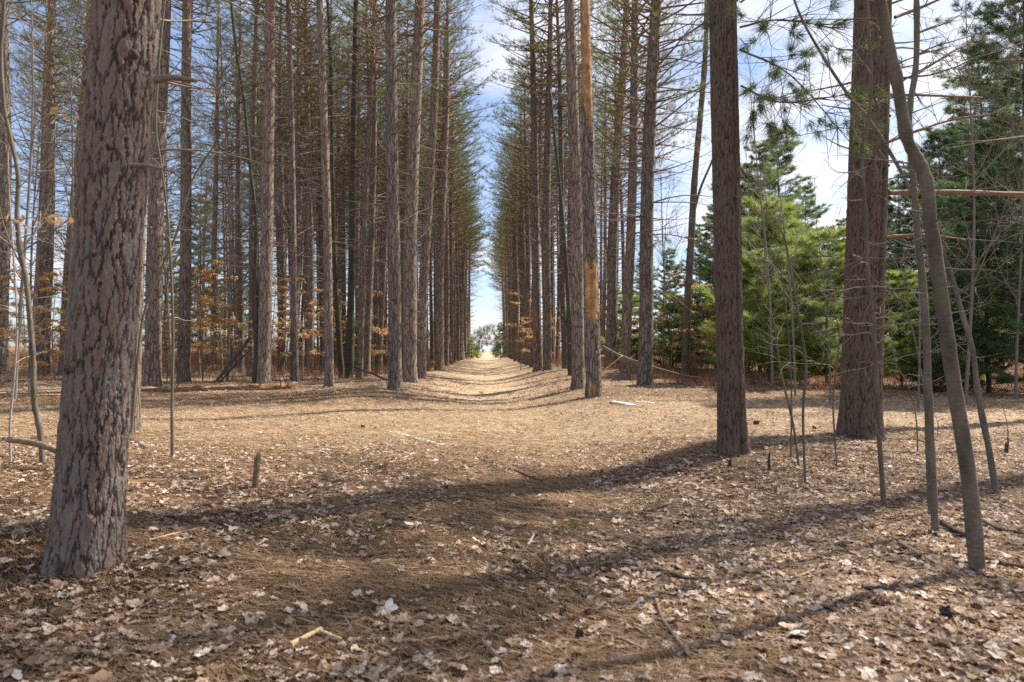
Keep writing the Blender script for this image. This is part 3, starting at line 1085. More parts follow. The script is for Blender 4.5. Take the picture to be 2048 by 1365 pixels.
# --- thick side limbs of the pine right of the snag
for o in list(bpy.data.objects):
    if o.get('label', '').startswith('pine with thick side limbs'):
        q6, d6 = hit(1289, 772)
        for k, pts in enumerate(([(1308, 186), (1350, 180), (1400, 184), (1450, 187)], [(1312, 88), (1350, 80), (1420, 84)], [(1314, 52), (1350, 48), (1425, 52)], [(1308, 122), (1350, 118), (1440, 136)],
                                 [(1302, 240), (1340, 255), (1400, 262)], [(1296, 470), (1340, 470), (1435, 490)], [(1290, 585), (1340, 590), (1400, 640)])):
            branch_part(o, 'limb', [P(x, y, d6 - 0.1 - 0.1 * i) for i, (x, y) in enumerate(pts)], 0.030 if k < 4 else 0.018, 0.012, M_BOUGH, twigs=16, tuftn=3, seed=80 + k, tl=0.7)


# ------------------------------------------------------------------ saplings with a stem drawn through known points
def sapling(name, label, pts, radius, mat, depth=None, twigs=12, tl=0.45, twig_mat=None, seed=0, cat='sapling', extra=(), dd=0.0, group=None, up=0.6):
    r = np.random.default_rng(seed)
    q, d = hit(*pts[0])
    d = depth or d
    W = [q + np.array([0, 0, -0.06])] + [P(x, y, d + dd * (i + 1) / len(pts)) for i, (x, y) in enumerate(pts[1:])]
    W = spline(W, 6)
    root = thing(name, label, cat, q, group)
    rad = np.linspace(radius[0], radius[1], len(W)) * (1 + 0.05 * r.normal(size=len(W)))
    rad[0] *= 1.3
    for i_ in r.integers(2, len(W) - 1, 6):
        rad[i_] *= r.uniform(1.10, 1.22)
    b = MB()
    b.tube(W - q, rad, 12, 0, cap=True)
    for pl, ra in extra:
        E = spline([P(x, y, d) for x, y in pl], 5)
        b.tube(E - q, np.linspace(ra[0], ra[1], len(E)), 8, 0)
    link('trunk', b.mesh('sapling_trunk', [mat]), root)
    if twigs:
        c = MB()
        for w in range(twigs):
            i = r.integers(int(len(W) * 0.25), len(W) - 1)
            az = r.uniform(0, 6.28)
            dv = unit([math.cos(az), math.sin(az), r.uniform(-0.1, up)])
            L = tl * r.uniform(0.3, 1.3)
            s = np.linspace(0, 1, 7)
            cv = r.normal(size=3) * 0.16
            p2 = W[i] - q + L * (s[:, None] * dv + (s ** 2)[:, None] * cv + 0.02 * np.sin(s * 9)[:, None])
            c.tube(p2, np.linspace(min(rad[i] * 0.4, 0.005), 0.0012, 7), 4, 0)
            for w2 in range(r.integers(1, 4)):
                s3 = p2[r.integers(2, 6)]
                d3 = unit(dv + r.normal(size=3) * 0.6)
                l3 = L * r.uniform(0.15, 0.5)
                c.tube(np.array([s3, s3 + d3 * l3 * 0.5 + r.normal(size=3) * 0.015, s3 + d3 * l3]), [0.0022, 0.0016, 0.0009], 3, 0)
        link('crown', c.mesh('sapling_twigs', [twig_mat or mat]), root)
    return root


G_R = 'young hardwood stems on the right'
sapling('hardwood_sapling', 'thickest grey sapling on the right, kinked halfway up, nearest the camera',
        [(1957, 1148), (1938, 960), (1908, 770), (1885, 610), (1862, 450), (1852, 360), (1832, 315), (1812, 270), (1795, 170), (1772, 60), (1752, -60), (1735, -220), (1720, -420)],
        (0.034, 0.020), M_BEECH, twigs=18, tl=0.35, seed=1, group=G_R)
sapling('hardwood_sapling', 'straight grey sapling left of the thickest one, bowed at its top',
        [(1872, 1072), (1865, 960), (1857, 800), (1850, 620), (1836, 470), (1824, 330), (1818, 230), (1832, 130), (1833, 0), (1826, -140), (1835, -300)],
        (0.021, 0.014), M_BEECH, twigs=20, tl=0.4, seed=2, group=G_R, dd=0.15)
sapling('hardwood_sapling', 'thin spindly sapling hugging the straight grey one',
        [(1860, 1036), (1855, 945), (1852, 860), (1850, 790), (1838, 725), (1822, 650), (1795, 600), (1775, 575)],
        (0.009, 0.003), M_BEECH, twigs=7, seed=3, group=G_R)
sapling('hardwood_sapling', 'wavy sapling standing in front of the thickest right-hand pine',
        [(1770, 1018), (1760, 900), (1755, 800), (1750, 700), (1746, 640), (1736, 560), (1733, 470), (1727, 370), (1724, 300), (1738, 235), (1742, 150), (1738, 60), (1734, -40), (1740, -200)],
        (0.016, 0.009), M_BEECH, twigs=26, tl=0.5, twig_mat=M_PALETWIG, seed=4, group=G_R, up=0.2)
sapling('hardwood_sapling', 'long sapling arching left over the others from the right edge',
        [(1996, 995), (1978, 900), (1958, 800), (1945, 700), (1928, 640), (1905, 560), (1880, 490), (1850, 440), (1800, 340), (1742, 245), (1700, 195), (1650, 120), (1600, 30), (1570, -60)],
        (0.022, 0.008), M_BEECH, twigs=24, tl=0.6, seed=5, group=G_R, dd=0.4)
sapling('hardwood_sapling', 'thin stem, left of the three crossing near the straight dark pine',
        [(1600, 940), (1588, 860), (1575, 800), (1560, 735), (1550, 660), (1540, 625), (1525, 600), (1530, 520), (1526, 440)],
        (0.010, 0.004), M_BEECH, twigs=14, seed=6, group=G_R)
sapling('hardwood_sapling', 'thin upright stem, middle of the three near the straight dark pine',
        [(1581, 920), (1583, 830), (1582, 760), (1578, 690), (1572, 620), (1565, 560), (1555, 505)],
        (0.009, 0.003), M_BEECH, twigs=14, seed=7, group=G_R)
sapling('hardwood_sapling', 'thin stem hooked over at its tip, right of the three near the dark pine',
        [(1611, 970), (1606, 830), (1612, 736), (1603, 662), (1590, 590), (1577, 515), (1568, 475), (1550, 450), (1525, 445)],
        (0.011, 0.004), M_BEECH, twigs=16, seed=8, group=G_R)
sapling('hardwood_sapling', 'wiry stem crossing the foot of the thickest right-hand pine',
        [(1675, 942), (1666, 810), (1672, 740), (1678, 692), (1676, 648), (1655, 600), (1630, 570), (1608, 555)],
        (0.007, 0.003), M_BEECH, twigs=10, seed=9, group=G_R, twig_mat=M_PALETWIG)
sapling('hardwood_sapling', 'low branching shoot between the thickest pine and the grey saplings',
        [(1836, 910), (1834, 860), (1828, 810), (1810, 760), (1790, 720), (1780, 640), (1770, 560)],
        (0.007, 0.003), M_BEECH, twigs=12, seed=10, group=G_R, twig_mat=M_PALETWIG)
for k, (px, py, h, lab) in enumerate(((1930, 905, 75, 'small leafy shoot among stems, left of the arching one'), (2012, 905, 90, 'small bare shoot by the right picture edge'), (1872, 880, 60, 'small bare shoot right behind the straight grey sapling'))):
    sapling('shoot', lab, [(px, py), (px + 4, py - h * 0.5), (px - 6, py - h)], (0.005, 0.002), M_TWIG, twigs=12, tl=0.22, seed=30 + k, group='small shoots on the right')

G_L = 'young hardwood stems on the left'
sapling('hardwood_sapling', 'pale straight sapling right of the biggest trunk',
        [(345, 917), (344, 800), (346, 660), (341, 520), (334, 420), (322, 330), (312, 250), (318, 120), (330, 0), (345, -150)],
        (0.0150, 0.007), M_BEECH, twigs=16, seed=12, group=G_L, twig_mat=M_PALETWIG)
sapling('hardwood_sapling', 'thin sapling slanting right from behind the biggest trunk',
        [(262, 870), (275, 720), (290, 620), (330, 520), (352, 470), (372, 400), (390, 350), (435, 280), (470, 210), (520, 140), (560, 85), (600, 60)],
        (0.016, 0.007), M_BEECH, twigs=16, seed=13, group=G_L, tl=0.8)
sapling('hardwood_sapling', 'grey wavy sapling left of the biggest trunk',
        [(86, 930), (80, 860), (68, 800), (66, 720), (60, 640), (52, 560), (40, 500), (34, 430), (36, 350), (22, 280), (8, 210), (2, 100), (8, 0), (0, -150)],
        (0.026, 0.014), M_BEECH, twigs=22, seed=14, group=G_L, tl=0.8)
sapling('hardwood_sapling', 'thin crooked pale stem near the left picture edge',
        [(22, 930), (20, 850), (28, 760), (34, 660), (30, 560), (24, 470), (18, 380), (14, 250)],
        (0.011, 0.005), M_PALETWIG, twigs=16, seed=15, group=G_L, tl=0.6)
# dark maples in the left stand
sapling('dark_maple', 'dark mossy maple stem, right one of the pair behind the left path row',
        [(698, 757), (701, 640), (704, 500), (706, 350), (708, 200), (712, 0), (712, -250), (700, -500)], (0.155, 0.07), M_MAPLE, twigs=26, tl=2.2, seed=16, cat='tree', group='dark maples in the stand')
sapling('dark_maple', 'dark maple stem bending left, left one of the pair behind the path row',
        [(684, 757), (677, 660), (670, 540), (666, 430), (664, 300), (662, 150), (655, 0), (640, -250)], (0.11, 0.05), M_MAPLE, twigs=22, tl=2.0, seed=17, cat='tree', group='dark maples in the stand')
sapling('dark_maple', 'dark crooked maple leaning left beside the log end pine',
        [(508, 765), (512, 690), (508, 600), (512, 450), (500, 330), (488, 200), (470, 80), (455, -80)], (0.075, 0.04), M_MAPLE, twigs=22, tl=1.8, seed=18, cat='tree', group='dark maples in the stand')
sapling('dark_maple', 'forked brown tree leaning right behind the straight dark pine',
        [(1371, 752), (1372, 660), (1378, 560), (1384, 450), (1390, 350), (1400, 240), (1410, 120), (1414, 0), (1416, -150)], (0.15, 0.075), M_BEECH, twigs=40, tl=2.4, seed=19, cat='tree', group='dark maples in the stand',
        extra=[([(1385, 440), (1400, 380), (1425, 320), (1450, 250)], (0.05, 0.03))], depth=None)
sapling('dark_maple', 'dark slim tree with a low crook beside the lit right row pine',
        [(1142, 752), (1140, 690), (1136, 600), (1130, 500), (1122, 400), (1112, 300), (1100, 180)], (0.10, 0.04), M_MAPLE, twigs=14, tl=1.4, seed=20, cat='tree', group='dark maples in the stand',
        extra=[([(1138, 660), (1125, 635), (1112, 615)], (0.05, 0.03))])


# ------------------------------------------------------------------ bare hardwoods (fine branching)
def make_bare(seed, H=11.0, r0=0.042):
    r = np.random.default_rng(seed)
    t, c = MB(), MB()
    z = np.linspace(-0.1, H, 14)
    ax = np.stack([0.25 * np.sin(z * 0.4 + r.uniform(0, 6)) * z / H, 0.25 * np.sin(z * 0.35 + r.uniform(0, 6)) * z / H, z], -1)
    t.tube(ax, r0 * (1 - 0.93 * np.clip(z / H, 0, 1)), 8)

    def grow(s, d, L, rad, lev):
        n = 5
        sgm = np.linspace(0, 1, n)
        c1 = r.normal(size=3) * 0.12 + np.array([0, 0, 0.10])
        p = s + L * (sgm[:, None] * d + (sgm ** 2)[:, None] * c1)
        c.tube(p, np.linspace(rad, rad * 0.35, n), 4 if lev < 2 else 3, 0)
        if lev >= 3:
            return
        for q in range(r.integers(3, 6) if lev < 2 else r.integers(2, 4)):
            i = r.integers(1, n)
            d2 = unit(d + r.normal(size=3) * 0.55 + np.array([0, 0, 0.15]))
            grow(p[i], d2, L * r.uniform(0.35, 0.62), max(rad * 0.5, 0.0022), lev + 1)
    for q in range(24):
        h = r.uniform(0.16, 0.97) * H
        s = np.array([np.interp(h, z, ax[:, 0]), np.interp(h, z, ax[:, 1]), h])
        az = r.uniform(0, 6.28)
        d = unit([math.cos(az), math.sin(az), r.uniform(0.5, 1.6)])
        grow(s, d, r.uniform(0.9, 2.2) * (1.1 - 0.5 * h / H), 0.018 * (1.15 - h / H) + 0.003, 0)
    return t.mesh('bare_trunk', [M_GREYBARK]), c.mesh('bare_crown', [M_GREYBARK])


BARES = [make_bare(300 + k) for k in range(4)]


def place_bare(label, x, y, h, group, var):
    root = thing('bare_hardwood', label, 'bare tree', onground(x, y), group)
    root.rotation_euler = (rng.normal(0, 0.04), rng.normal(0, 0.04), rng.uniform(0, 6.28))
    s = h / 11.0
    root.scale = (s, s, s)
    link('trunk', BARES[var][0], root)
    link('crown', BARES[var][1], root)


for k, (px, y, h, lab) in enumerate((
        (30, 15, 11, 'bare twiggy tree against blue sky at the left picture edge'),
        (130, 19, 13, 'bare twiggy tree between the two leaning pines at far left'),
        (160, 24, 14, 'tall bare tree just left behind the biggest trunk'),
        (60, 24, 13, 'bare tree behind the leaning pine at far left'),
        (345, 24, 13, 'bare twiggy tree behind the pale straight sapling'),
        (455, 23, 14, 'bare tree between the leaning poles and log end pine'),
        (225, 30, 14, 'bare tree hidden mostly behind the biggest trunk'),
        (400, 30, 12, 'bare tree behind the orange leaved beeches on the left'),
        (580, 30, 13, 'bare tree behind the slender left leaning pine'),
        (1345, 30, 12, 'bare tree between the three tall pines and the forked brown tree'),
        (1180, 33, 9, 'bare tree behind the barkless snag, farther than the gap tree'),
        (1262, 27, 7, 'low bare tree behind the middle of the three tall pines'),
        (1325, 26, 8, 'low bare tree just right of the three tall pines'),
        (1415, 28, 10, 'bare tree just left of the straight dark pine'),
        (1210, 30, 12, 'bare tree in the gap right of the barkless snag'),
        (1545, 17, 9, 'bare tree before the pale white pine, right of the straight dark pine'),
        (1930, 13, 9, 'bare twiggy tree in front of the dark evergreens on the right'),
        (1835, 12, 5.5, 'bare twiggy shrub just right of the thickest right-hand pine'),
        (1660, 13, 4.6, 'bare twiggy shrub just left of the thickest right-hand pine'),
        (1590, 15, 7, 'thin bare tree before the young green pines'),
        (2030, 14, 8, 'bare twiggy tree at the right picture edge'))):
    a = math.atan((px - 1024) / FPX) + YAW
    place_bare(lab, math.tan(a) * y, y, h, 'bare hardwoods', k % 4)
k = 0
for px in np.linspace(-30, 560, 16):
    y = rng.uniform(62, 92)
    a = math.atan((px - 1024) / FPX) + YAW
    place_bare(f'grey bare tree in the thicket far behind the left stand, {ORD[k]} from the left', math.tan(a) * y, y, rng.uniform(13, 20), 'far bare thicket', k % 4)
    k += 1


# ------------------------------------------------------------------ white pines
def make_wpine(seed, H, spread, needle, base=0.6, r0=0.12, kt=15, L=0.13, w=0.006, dens=1.0):
    r = np.random.default_rng(seed)
    t, c = MB(), MB()
    z = np.linspace(-0.1, H, 16)
    t.tube(np.stack([0.05 * np.sin(z), 0.05 * np.cos(z * 1.2), z], -1), r0 * (1 - 0.95 * np.clip(z / H, 0, 1)), 9)
    pos, dirs, ti = [], [], []
    h = base
    while h < H:
        f = h / H
        Lm = spread * (1 - f) ** 0.6 * (0.75 + 0.25 * math.sin(h * 2.1 + seed)) + 0.25
        nb = r.integers(5, 8)
        a0 = r.uniform(0, 6.28)
        for q in range(nb):
            az = a0 + q * 2 * PI / nb + r.normal(0, 0.25)
            LL = Lm * r.uniform(0.55, 1.12)
            p = limb_path(np.array([0, 0, h]), az, r.uniform(-0.1, 0.6), LL, 7, r.uniform(-0.1, 0.3), r)
            c.tube(p, np.linspace(0.010 + 0.006 * LL, 0.003, 7), 4, 0)
            tone = r.uniform(0.15, 0.85)
            for w_ in range(int((6 + 9 * LL) * dens)):
                s = r.uniform(0.22, 1.0)
                i = min(int(s * 6), 5)
                st = p[i] + (p[i + 1] - p[i]) * (s * 6 - i)
                l2 = r.uniform(0.12, 0.5) * (1.2 - s * 0.6) * min(1.4, 0.5 + LL * 0.4)
                p2 = limb_path(st, az + r.choice([-1, 1]) * r.uniform(0.3, 1.15), r.uniform(-0.12, 0.45), l2, 3, 0.1, r)
                if r.random() < 0.5:
                    c.tube(p2, [0.004, 0.003, 0.002], 3, 0)
                d2 = unit(p2[-1] - p2[0] + np.array([0, 0, 0.15 * l2]))
                for f2 in (0.45, 0.75, 1.0):
                    pos.append(p2[0] + (p2[-1] - p2[0]) * f2)
                    dirs.append(d2)
                    ti.append(tone + r.normal(0, 0.12))
            pos.append(p[-1])
            dirs.append(unit(p[-1] - p[-2]))
            ti.append(tone)
        h += r.uniform(0.34, 0.58)
    pos.append([0, 0, H])
    dirs.append([0, 0, 1])
    ti.append(0.6)
    c.tufts(pos, dirs, kt, L, w, 1, 0.6, np.clip(np.array(ti), 0, 1))
    return t.mesh('white_pine_trunk', [M_MAPLE]), c.mesh('white_pine_crown', [M_TWIG, needle]), H


WP_TALL = [make_wpine(501, 14, 4.4, M_WPINE, 1.6, 0.13, 17, 0.19, 0.009, 1.25), make_wpine(502, 13, 3.8, M_WPINE, 1.2, 0.12, 17, 0.19, 0.009, 1.25)]
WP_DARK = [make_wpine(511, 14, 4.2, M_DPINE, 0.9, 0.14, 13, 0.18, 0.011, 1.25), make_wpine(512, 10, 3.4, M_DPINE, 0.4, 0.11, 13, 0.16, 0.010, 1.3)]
WP_YOUNG = [make_wpine(521, 4.6, 2.0, M_YPINE, 0.25, 0.04, 22, 0.17, 0.006, 1.9), make_wpine(522, 4.0, 1.8, M_YPINE, 0.2, 0.035, 22, 0.17, 0.006, 1.9)]


def place_wp(kind, px, y, h, label, name='white_pine', group='evergreens on the right'):
    a = math.atan((px - 1024) / FPX) + YAW
    x = math.tan(a) * y
    t, c, H = kind
    root = thing(name, label, 'pine tree', onground(x, y), group)
    root.rotation_euler = (0, 0, rng.uniform(0, 6.28))
    s = h / H
    root.scale = (s, s, s)
    link('trunk', t, root)
    link('crown', c, root)


for a in (
        (WP_TALL[0], 1560, 29, 10.5, 'pale sunlit white pine right behind the straight dark pine'),
        (WP_TALL[1], 1612, 31, 8.6, 'shorter pale white pine leaning into the sunlit one, left of the thickest trunk'),
        (WP_TALL[1], 1520, 27, 9.3, 'sunlit white pine whose left side the straight dark pine covers'),
        (WP_TALL[0], 1455, 31, 9.2, 'white pine mostly covered by the straight dark pine, left of the sunlit one'),
        (WP_TALL[0], 1660, 35, 7.4, 'low pale white pine touching the left side of the thickest trunk'),
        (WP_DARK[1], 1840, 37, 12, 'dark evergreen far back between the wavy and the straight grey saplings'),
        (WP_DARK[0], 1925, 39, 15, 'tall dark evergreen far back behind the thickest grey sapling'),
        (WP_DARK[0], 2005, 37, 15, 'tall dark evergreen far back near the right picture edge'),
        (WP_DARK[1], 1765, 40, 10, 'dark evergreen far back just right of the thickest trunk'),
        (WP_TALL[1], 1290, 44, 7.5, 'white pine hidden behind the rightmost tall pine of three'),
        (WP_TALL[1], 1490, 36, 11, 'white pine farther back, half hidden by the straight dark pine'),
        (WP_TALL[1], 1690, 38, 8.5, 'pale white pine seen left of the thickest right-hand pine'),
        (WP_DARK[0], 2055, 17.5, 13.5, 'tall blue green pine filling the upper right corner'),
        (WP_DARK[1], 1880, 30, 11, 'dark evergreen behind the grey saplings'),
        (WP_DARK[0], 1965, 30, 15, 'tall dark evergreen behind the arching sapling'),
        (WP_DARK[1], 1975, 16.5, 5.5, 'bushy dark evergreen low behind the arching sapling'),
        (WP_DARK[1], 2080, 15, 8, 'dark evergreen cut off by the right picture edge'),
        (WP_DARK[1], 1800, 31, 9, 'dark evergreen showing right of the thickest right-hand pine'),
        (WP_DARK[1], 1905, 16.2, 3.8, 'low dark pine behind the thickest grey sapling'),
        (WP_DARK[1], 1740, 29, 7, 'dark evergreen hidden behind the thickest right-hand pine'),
        (WP_TALL[0], 1430, 33, 8, 'white pine between the forked brown tree and straight dark pine'),
        (WP_DARK[0], 1400, 42, 9, 'dark white pine behind the forked brown tree'),
        (WP_TALL[1], 1340, 40, 7, 'white pine behind the rightmost of the three tall pines'),
        (WP_TALL[0], 1230, 48, 6, 'white pine low behind the three tall pines'),
        (WP_YOUNG[0], 1535, 21, 5.8, 'yellow green young pine just right of the straight dark pine'),
        (WP_YOUNG[1], 1600, 19.0, 3.3, 'yellow green young pine behind the three thin stems'),
        (WP_YOUNG[0], 1655, 18.5, 4.4, 'yellow green young pine just left of the thickest right-hand pine'),
        (WP_YOUNG[1], 1500, 25, 4.5, 'young pine hidden behind the straight dark pine'),
        (WP_YOUNG[0], 1570, 24, 5.2, 'taller yellow green young pine behind the three thin stems'),
        (WP_YOUNG[1], 1855, 17.5, 2.6, 'low green young pine between the straight grey and thickest saplings'),
        (WP_YOUNG[0], 1940, 19, 3.6, 'green young pine seen through the arching and thickest saplings'),
        (WP_YOUNG[0], 1345, 27, 3.0, 'small young pine left of the forked brown tree'),
        (WP_YOUNG[1], 1262, 31, 3.2, 'small young pine behind the middle of the three tall pines'),
        (WP_YOUNG[1], 1800, 19, 3.2, 'young green pine low on the right side of the thickest pine'),
        (WP_YOUNG[0], 1405, 31, 3.6, 'young green pine behind the orange leaves, left of the straight dark pine'),
        (WP_YOUNG[1], 942, 74, 2.1, 'round bright green bush at the far left end of the path'),
        (WP_YOUNG[0], 955, 84, 1.7, 'smaller bright green bush beyond the far left path end'),
        (WP_DARK[1], 1001, 78, 4.2, 'dark green young pine at the far right end of the path'),
        (WP_DARK[1], 992, 92, 3.0, 'small green pine beyond the far right path end'),
        (WP_YOUNG[0], 716, 30, 2.4, 'small green pine at the foot of the dark maple pair'),
        (WP_DARK[0], 400, 70, 17, 'dark evergreen far behind the left stand'),
        (WP_DARK[0], 330, 76, 16, 'dark evergreen showing past the biggest trunk, far behind the stand'),
        (WP_DARK[0], 470, 80, 17, 'dark evergreen far behind the log end pine')):
    place_wp(*a)


# ------------------------------------------------------------------ beech saplings with dry leaves
def make_beech(seed, H=3.6, spread=1.5, nl=16):
    r = np.random.default_rng(seed)
    t, c = MB(), MB()
    z = np.linspace(-0.05, H, 10)
    ax = np.stack([0.08 * np.sin(z * 1.1 + seed), 0.08 * np.cos(z + seed), z], -1)
    t.tube(ax, np.linspace(0.025, 0.004, 10), 6)
    pos, nor, ti = [], [], []
    for q in range(20):
        h = r.uniform(0.2, 0.98) * H
        s = np.array([np.interp(h, z, ax[:, 0]), np.interp(h, z, ax[:, 1]), h])
        az = r.uniform(0, 6.28)
        L = spread * r.uniform(0.4, 1.0) * (1.15 - 0.75 * h / H)
        p = limb_path(s, az, r.uniform(0.0, 0.4), L, 7, r.uniform(-0.15, 0.05), r)
        c.tube(p, np.linspace(0.008, 0.002, 7), 4, 0)
        tone = r.uniform(0.1, 0.9)
        for w in range(5):
            i = r.integers(2, 6)
            p2 = limb_path(p[i], az + r.choice([-1, 1]) * r.uniform(0.4, 0.9), r.uniform(-0.1, 0.2), L * r.uniform(0.25, 0.5), 4, -0.1, r)
            c.tube(p2, [0.003, 0.0025, 0.002, 0.0015], 3, 0)
            for w2 in range(nl):
                k_ = r.uniform(0.15, 1) * 3
                j_ = min(int(k_), 2)
                pos.append(p2[j_] + (p2[j_ + 1] - p2[j_]) * (k_ - j_) + r.normal(size=3) * 0.03 + np.array([0, 0, -0.015]))
                nor.append(np.array([0, 0, 1.0]) + r.normal(size=3) * 0.45)
                ti.append(tone + r.normal(0, 0.15))
        for w in range(nl // 3):
            k_ = r.uniform(0.3, 1) * 6
            j_ = min(int(k_), 5)
            pos.append(p[j_] + (p[j_ + 1] - p[j_]) * (k_ - j_) + r.normal(size=3) * 0.03)
            nor.append(np.array([0, 0, 1.0]) + r.normal(size=3) * 0.5)
            ti.append(tone + r.normal(0, 0.15))
    c.leaves(pos, nor, 0.088, 1, 0.6, np.array(ti))
    return t.mesh('beech_trunk', [M_GREYBARK]), c.mesh('beech_crown', [M_TWIG, M_BEECHLEAF], smooth=False)


BEECH = [make_beech(400 + k) for k in range(4)]
for k, (px, y, h, lab) in enumerate((
        (350, 34, 4.6, 'orange beech far behind the pale straight sapling'),
        (425, 36, 5.0, 'orange beech far behind the leaning dead poles'),
        (490, 33, 4.0, 'rusty beech just left behind the log end pine'),
        (520, 40, 4.8, 'tan beech far behind the log end pine'),
        (595, 42, 5.0, 'tan beech far behind the slender leaning pine'),
        (675, 38, 4.4, 'tan beech behind the dark maple pair'),
        (740, 42, 5.0, 'orange beech far behind the thin crooked pine'),
        (160, 30, 4.6, 'rusty beech hidden by the left side of the biggest trunk'),
        (330, 22, 3.0, 'dry leaved beech low behind the pale straight sapling'),
        (400, 23, 4.0, 'bright orange beech sapling left of the leaning dead poles'),
        (440, 26, 4.4, 'orange beech sapling right above the leaning dead poles'),
        (470, 22, 2.6, 'low rusty beech sapling behind the fallen log'),
        (385, 30, 4.8, 'rusty beech sapling farther back behind the straight pine'),
        (300, 28, 4.4, 'rusty beech showing past the right side of the biggest trunk'),
        (545, 25, 3.6, 'tan beech sapling behind the log end pine'),
        (575, 30, 4.4, 'tan beech sapling left of the slender leaning pine'),
        (610, 26, 3.8, 'tan beech sapling right of the slender leaning pine'),
        (645, 32, 4.2, 'tan beech sapling behind the pale lit leaning pine'),
        (735, 29, 3.8, 'orange beech sapling between the maple pair and the nearest row pine'),
        (765, 34, 4.2, 'orange beech sapling behind the nearest pine of the left row'),
        (800, 40, 4.2, 'tan beech sapling showing between the first two left row pines'),
        (60, 17, 3.2, 'rusty beech behind the grey wavy sapling at far left'),
        (110, 24, 3.6, 'tan beech left behind the biggest trunk'),
        (5, 21, 3.4, 'tan beech at the left picture edge'),
        (1045, 34, 3.9, 'orange beech spray over the right path row'),
        (1100, 38, 3.4, 'orange beech behind the crossing pair of right row pines'),
        (1345, 25, 3.8, 'orange beech left of the forked brown tree'),
        (1400, 24, 3.4, 'orange beech between the forked brown tree and straight dark pine'),
        (1425, 19, 2.0, 'low rusty beech touching the left side of the straight dark pine'),
        (1320, 30, 3.0, 'tan beech behind the rightmost of the three tall pines'),
        (1265, 34, 3.2, 'tan beech behind the middle of the three tall pines'),
        (1180, 36, 3.0, 'tan beech behind the barkless snag'))):
    a = math.atan((px - 1024) / FPX) + YAW
    x = math.tan(a) * y
    root = thing('beech_sapling', lab, 'sapling', onground(x, y), 'dry leaved beech saplings')
    root.rotation_euler = (0, 0, rng.uniform(0, 6.28))
    s = h / 3.6
    root.scale = (s, s, s)
    link('trunk', BEECH[k % 4][0], root)
    link('crown', BEECH[k % 4][1], root)

# twig with tan leaves reaching in from the left edge, and leaves on a twig above it
for lab, pts, d_, nl_, par in (('tan beech twig with dangling dry leaves at the left picture edge', [(-60, 430), (20, 440), (80, 434), (150, 432)], 3.9, 34, 0),
                               ('short twig with few tan leaves beside the top of the biggest trunk', [(90, 200), (120, 215), (160, 235)], 3.9, 8, 1)):
    W = spline([P(x, y, d_) for x, y in pts], 6)
    root = thing('beech_twig', lab, 'twig', W[0])
    b = MB()
    b.tube(W - W[0], np.linspace(0.004, 0.0015, len(W)), 5, 0)
    link('stem', b.mesh('twig_stem', [M_TWIG]), root)
    b = MB()
    i = rng.integers(3, len(W), nl_)
    pos = W[i] - W[0] + rng.normal(size=(nl_, 3)) * 0.02 + np.array([0, 0, -0.022])
    b.leaves(pos, rng.normal(size=(nl_, 3)) + np.array([0, -1.2, 0.4]), 0.062, 0, 0.55, rng.uniform(0.5, 1, nl_))
    link('foliage', b.mesh('twig_foliage', [M_BEECHLEAF], smooth=False), root)

# needle spray hanging in front of the first left row pines
sp, dsp = P(820, 190, 17.0), 17.0
root = thing('pine_spray', 'green needle spray crossing the first pines of the left path row', 'pine bough', sp)
b = MB()
W = spline([np.zeros(3) + (P(960, 190, 17.5) - sp), P(900, 182, 17.2) - sp, np.zeros(3), P(765, 190, 16.9) - sp], 6)
b.tube(W, np.linspace(0.012, 0.004, len(W)), 5, 0)
link('stem', b.mesh('spray_stem', [M_TWIG]), root)
b = MB()
i = rng.integers(2, len(W), 46)
b.tufts(W[i] + rng.normal(size=(46, 3)) * np.array([0.18, 0.18, 0.13]), rng.normal(size=(46, 3)) * 0.6 + np.array([-0.4, 0, 0.2]), 26, 0.17, 0.007, 0, 0.5)
link('foliage', b.mesh('spray_foliage', [M_NEEDLE]), root)


# ------------------------------------------------------------------ logs, poles, stumps, sticks
def log(name, label, pts, rad, mat, seed=0, cat='log', sides=14, rough=0.14, flat=1.0, lift=0.5, depths=None, branches=0, group=None, up=0.0):
    r = np.random.default_rng(seed)
    if depths is None:
        W = []
        for (x, y) in pts:
            q, _ = hit(x, y)
            W.append(q)
        W = np.array(W)
        W[:, 2] += np.linspace(rad[0], rad[1], len(W)) * lift * flat + up
    else:
        W = np.array([P(x, y, dd) for (x, y), dd in zip(pts, depths)])
    o0 = W[0].copy()
    W = spline(W - o0, 8)
    n = len(W)
    b = MB()
    rr = np.linspace(rad[0], rad[1], n)
    b.tube(W, rr * (1 + 0.06 * r.normal(size=n)), sides, 0, cap=True)
    V = b.V[0]
    c = np.repeat(W, sides, 0)
    th = np.tile(np.arange(sides), n)
    k = 1 + rough * (0.6 * np.sin(th * 1.9 + np.repeat(np.arange(n), sides) * 0.5 + seed) + 0.5 * r.normal(size=len(V)))
    dv = (V - c) * k[:, None]
    dv[:, 2] *= flat
    b.V[0] = c + dv
    for w in range(branches):
        i = r.integers(1, n - 1)
        dr = unit(r.normal(size=3) + np.array([0, 0, 0.5]))
        L = r.uniform(3, 8) * rr[i]
        b.tube(np.array([W[i], W[i] + dr * L * 0.5 + r.normal(size=3) * 0.02, W[i] + dr * L]), [rr[i] * 0.25, rr[i] * 0.18, rr[i] * 0.1], 5, 0)
    root = link(name, b.mesh(name, [mat]))
    root.location = o0
    return tag(root, label, cat, group)


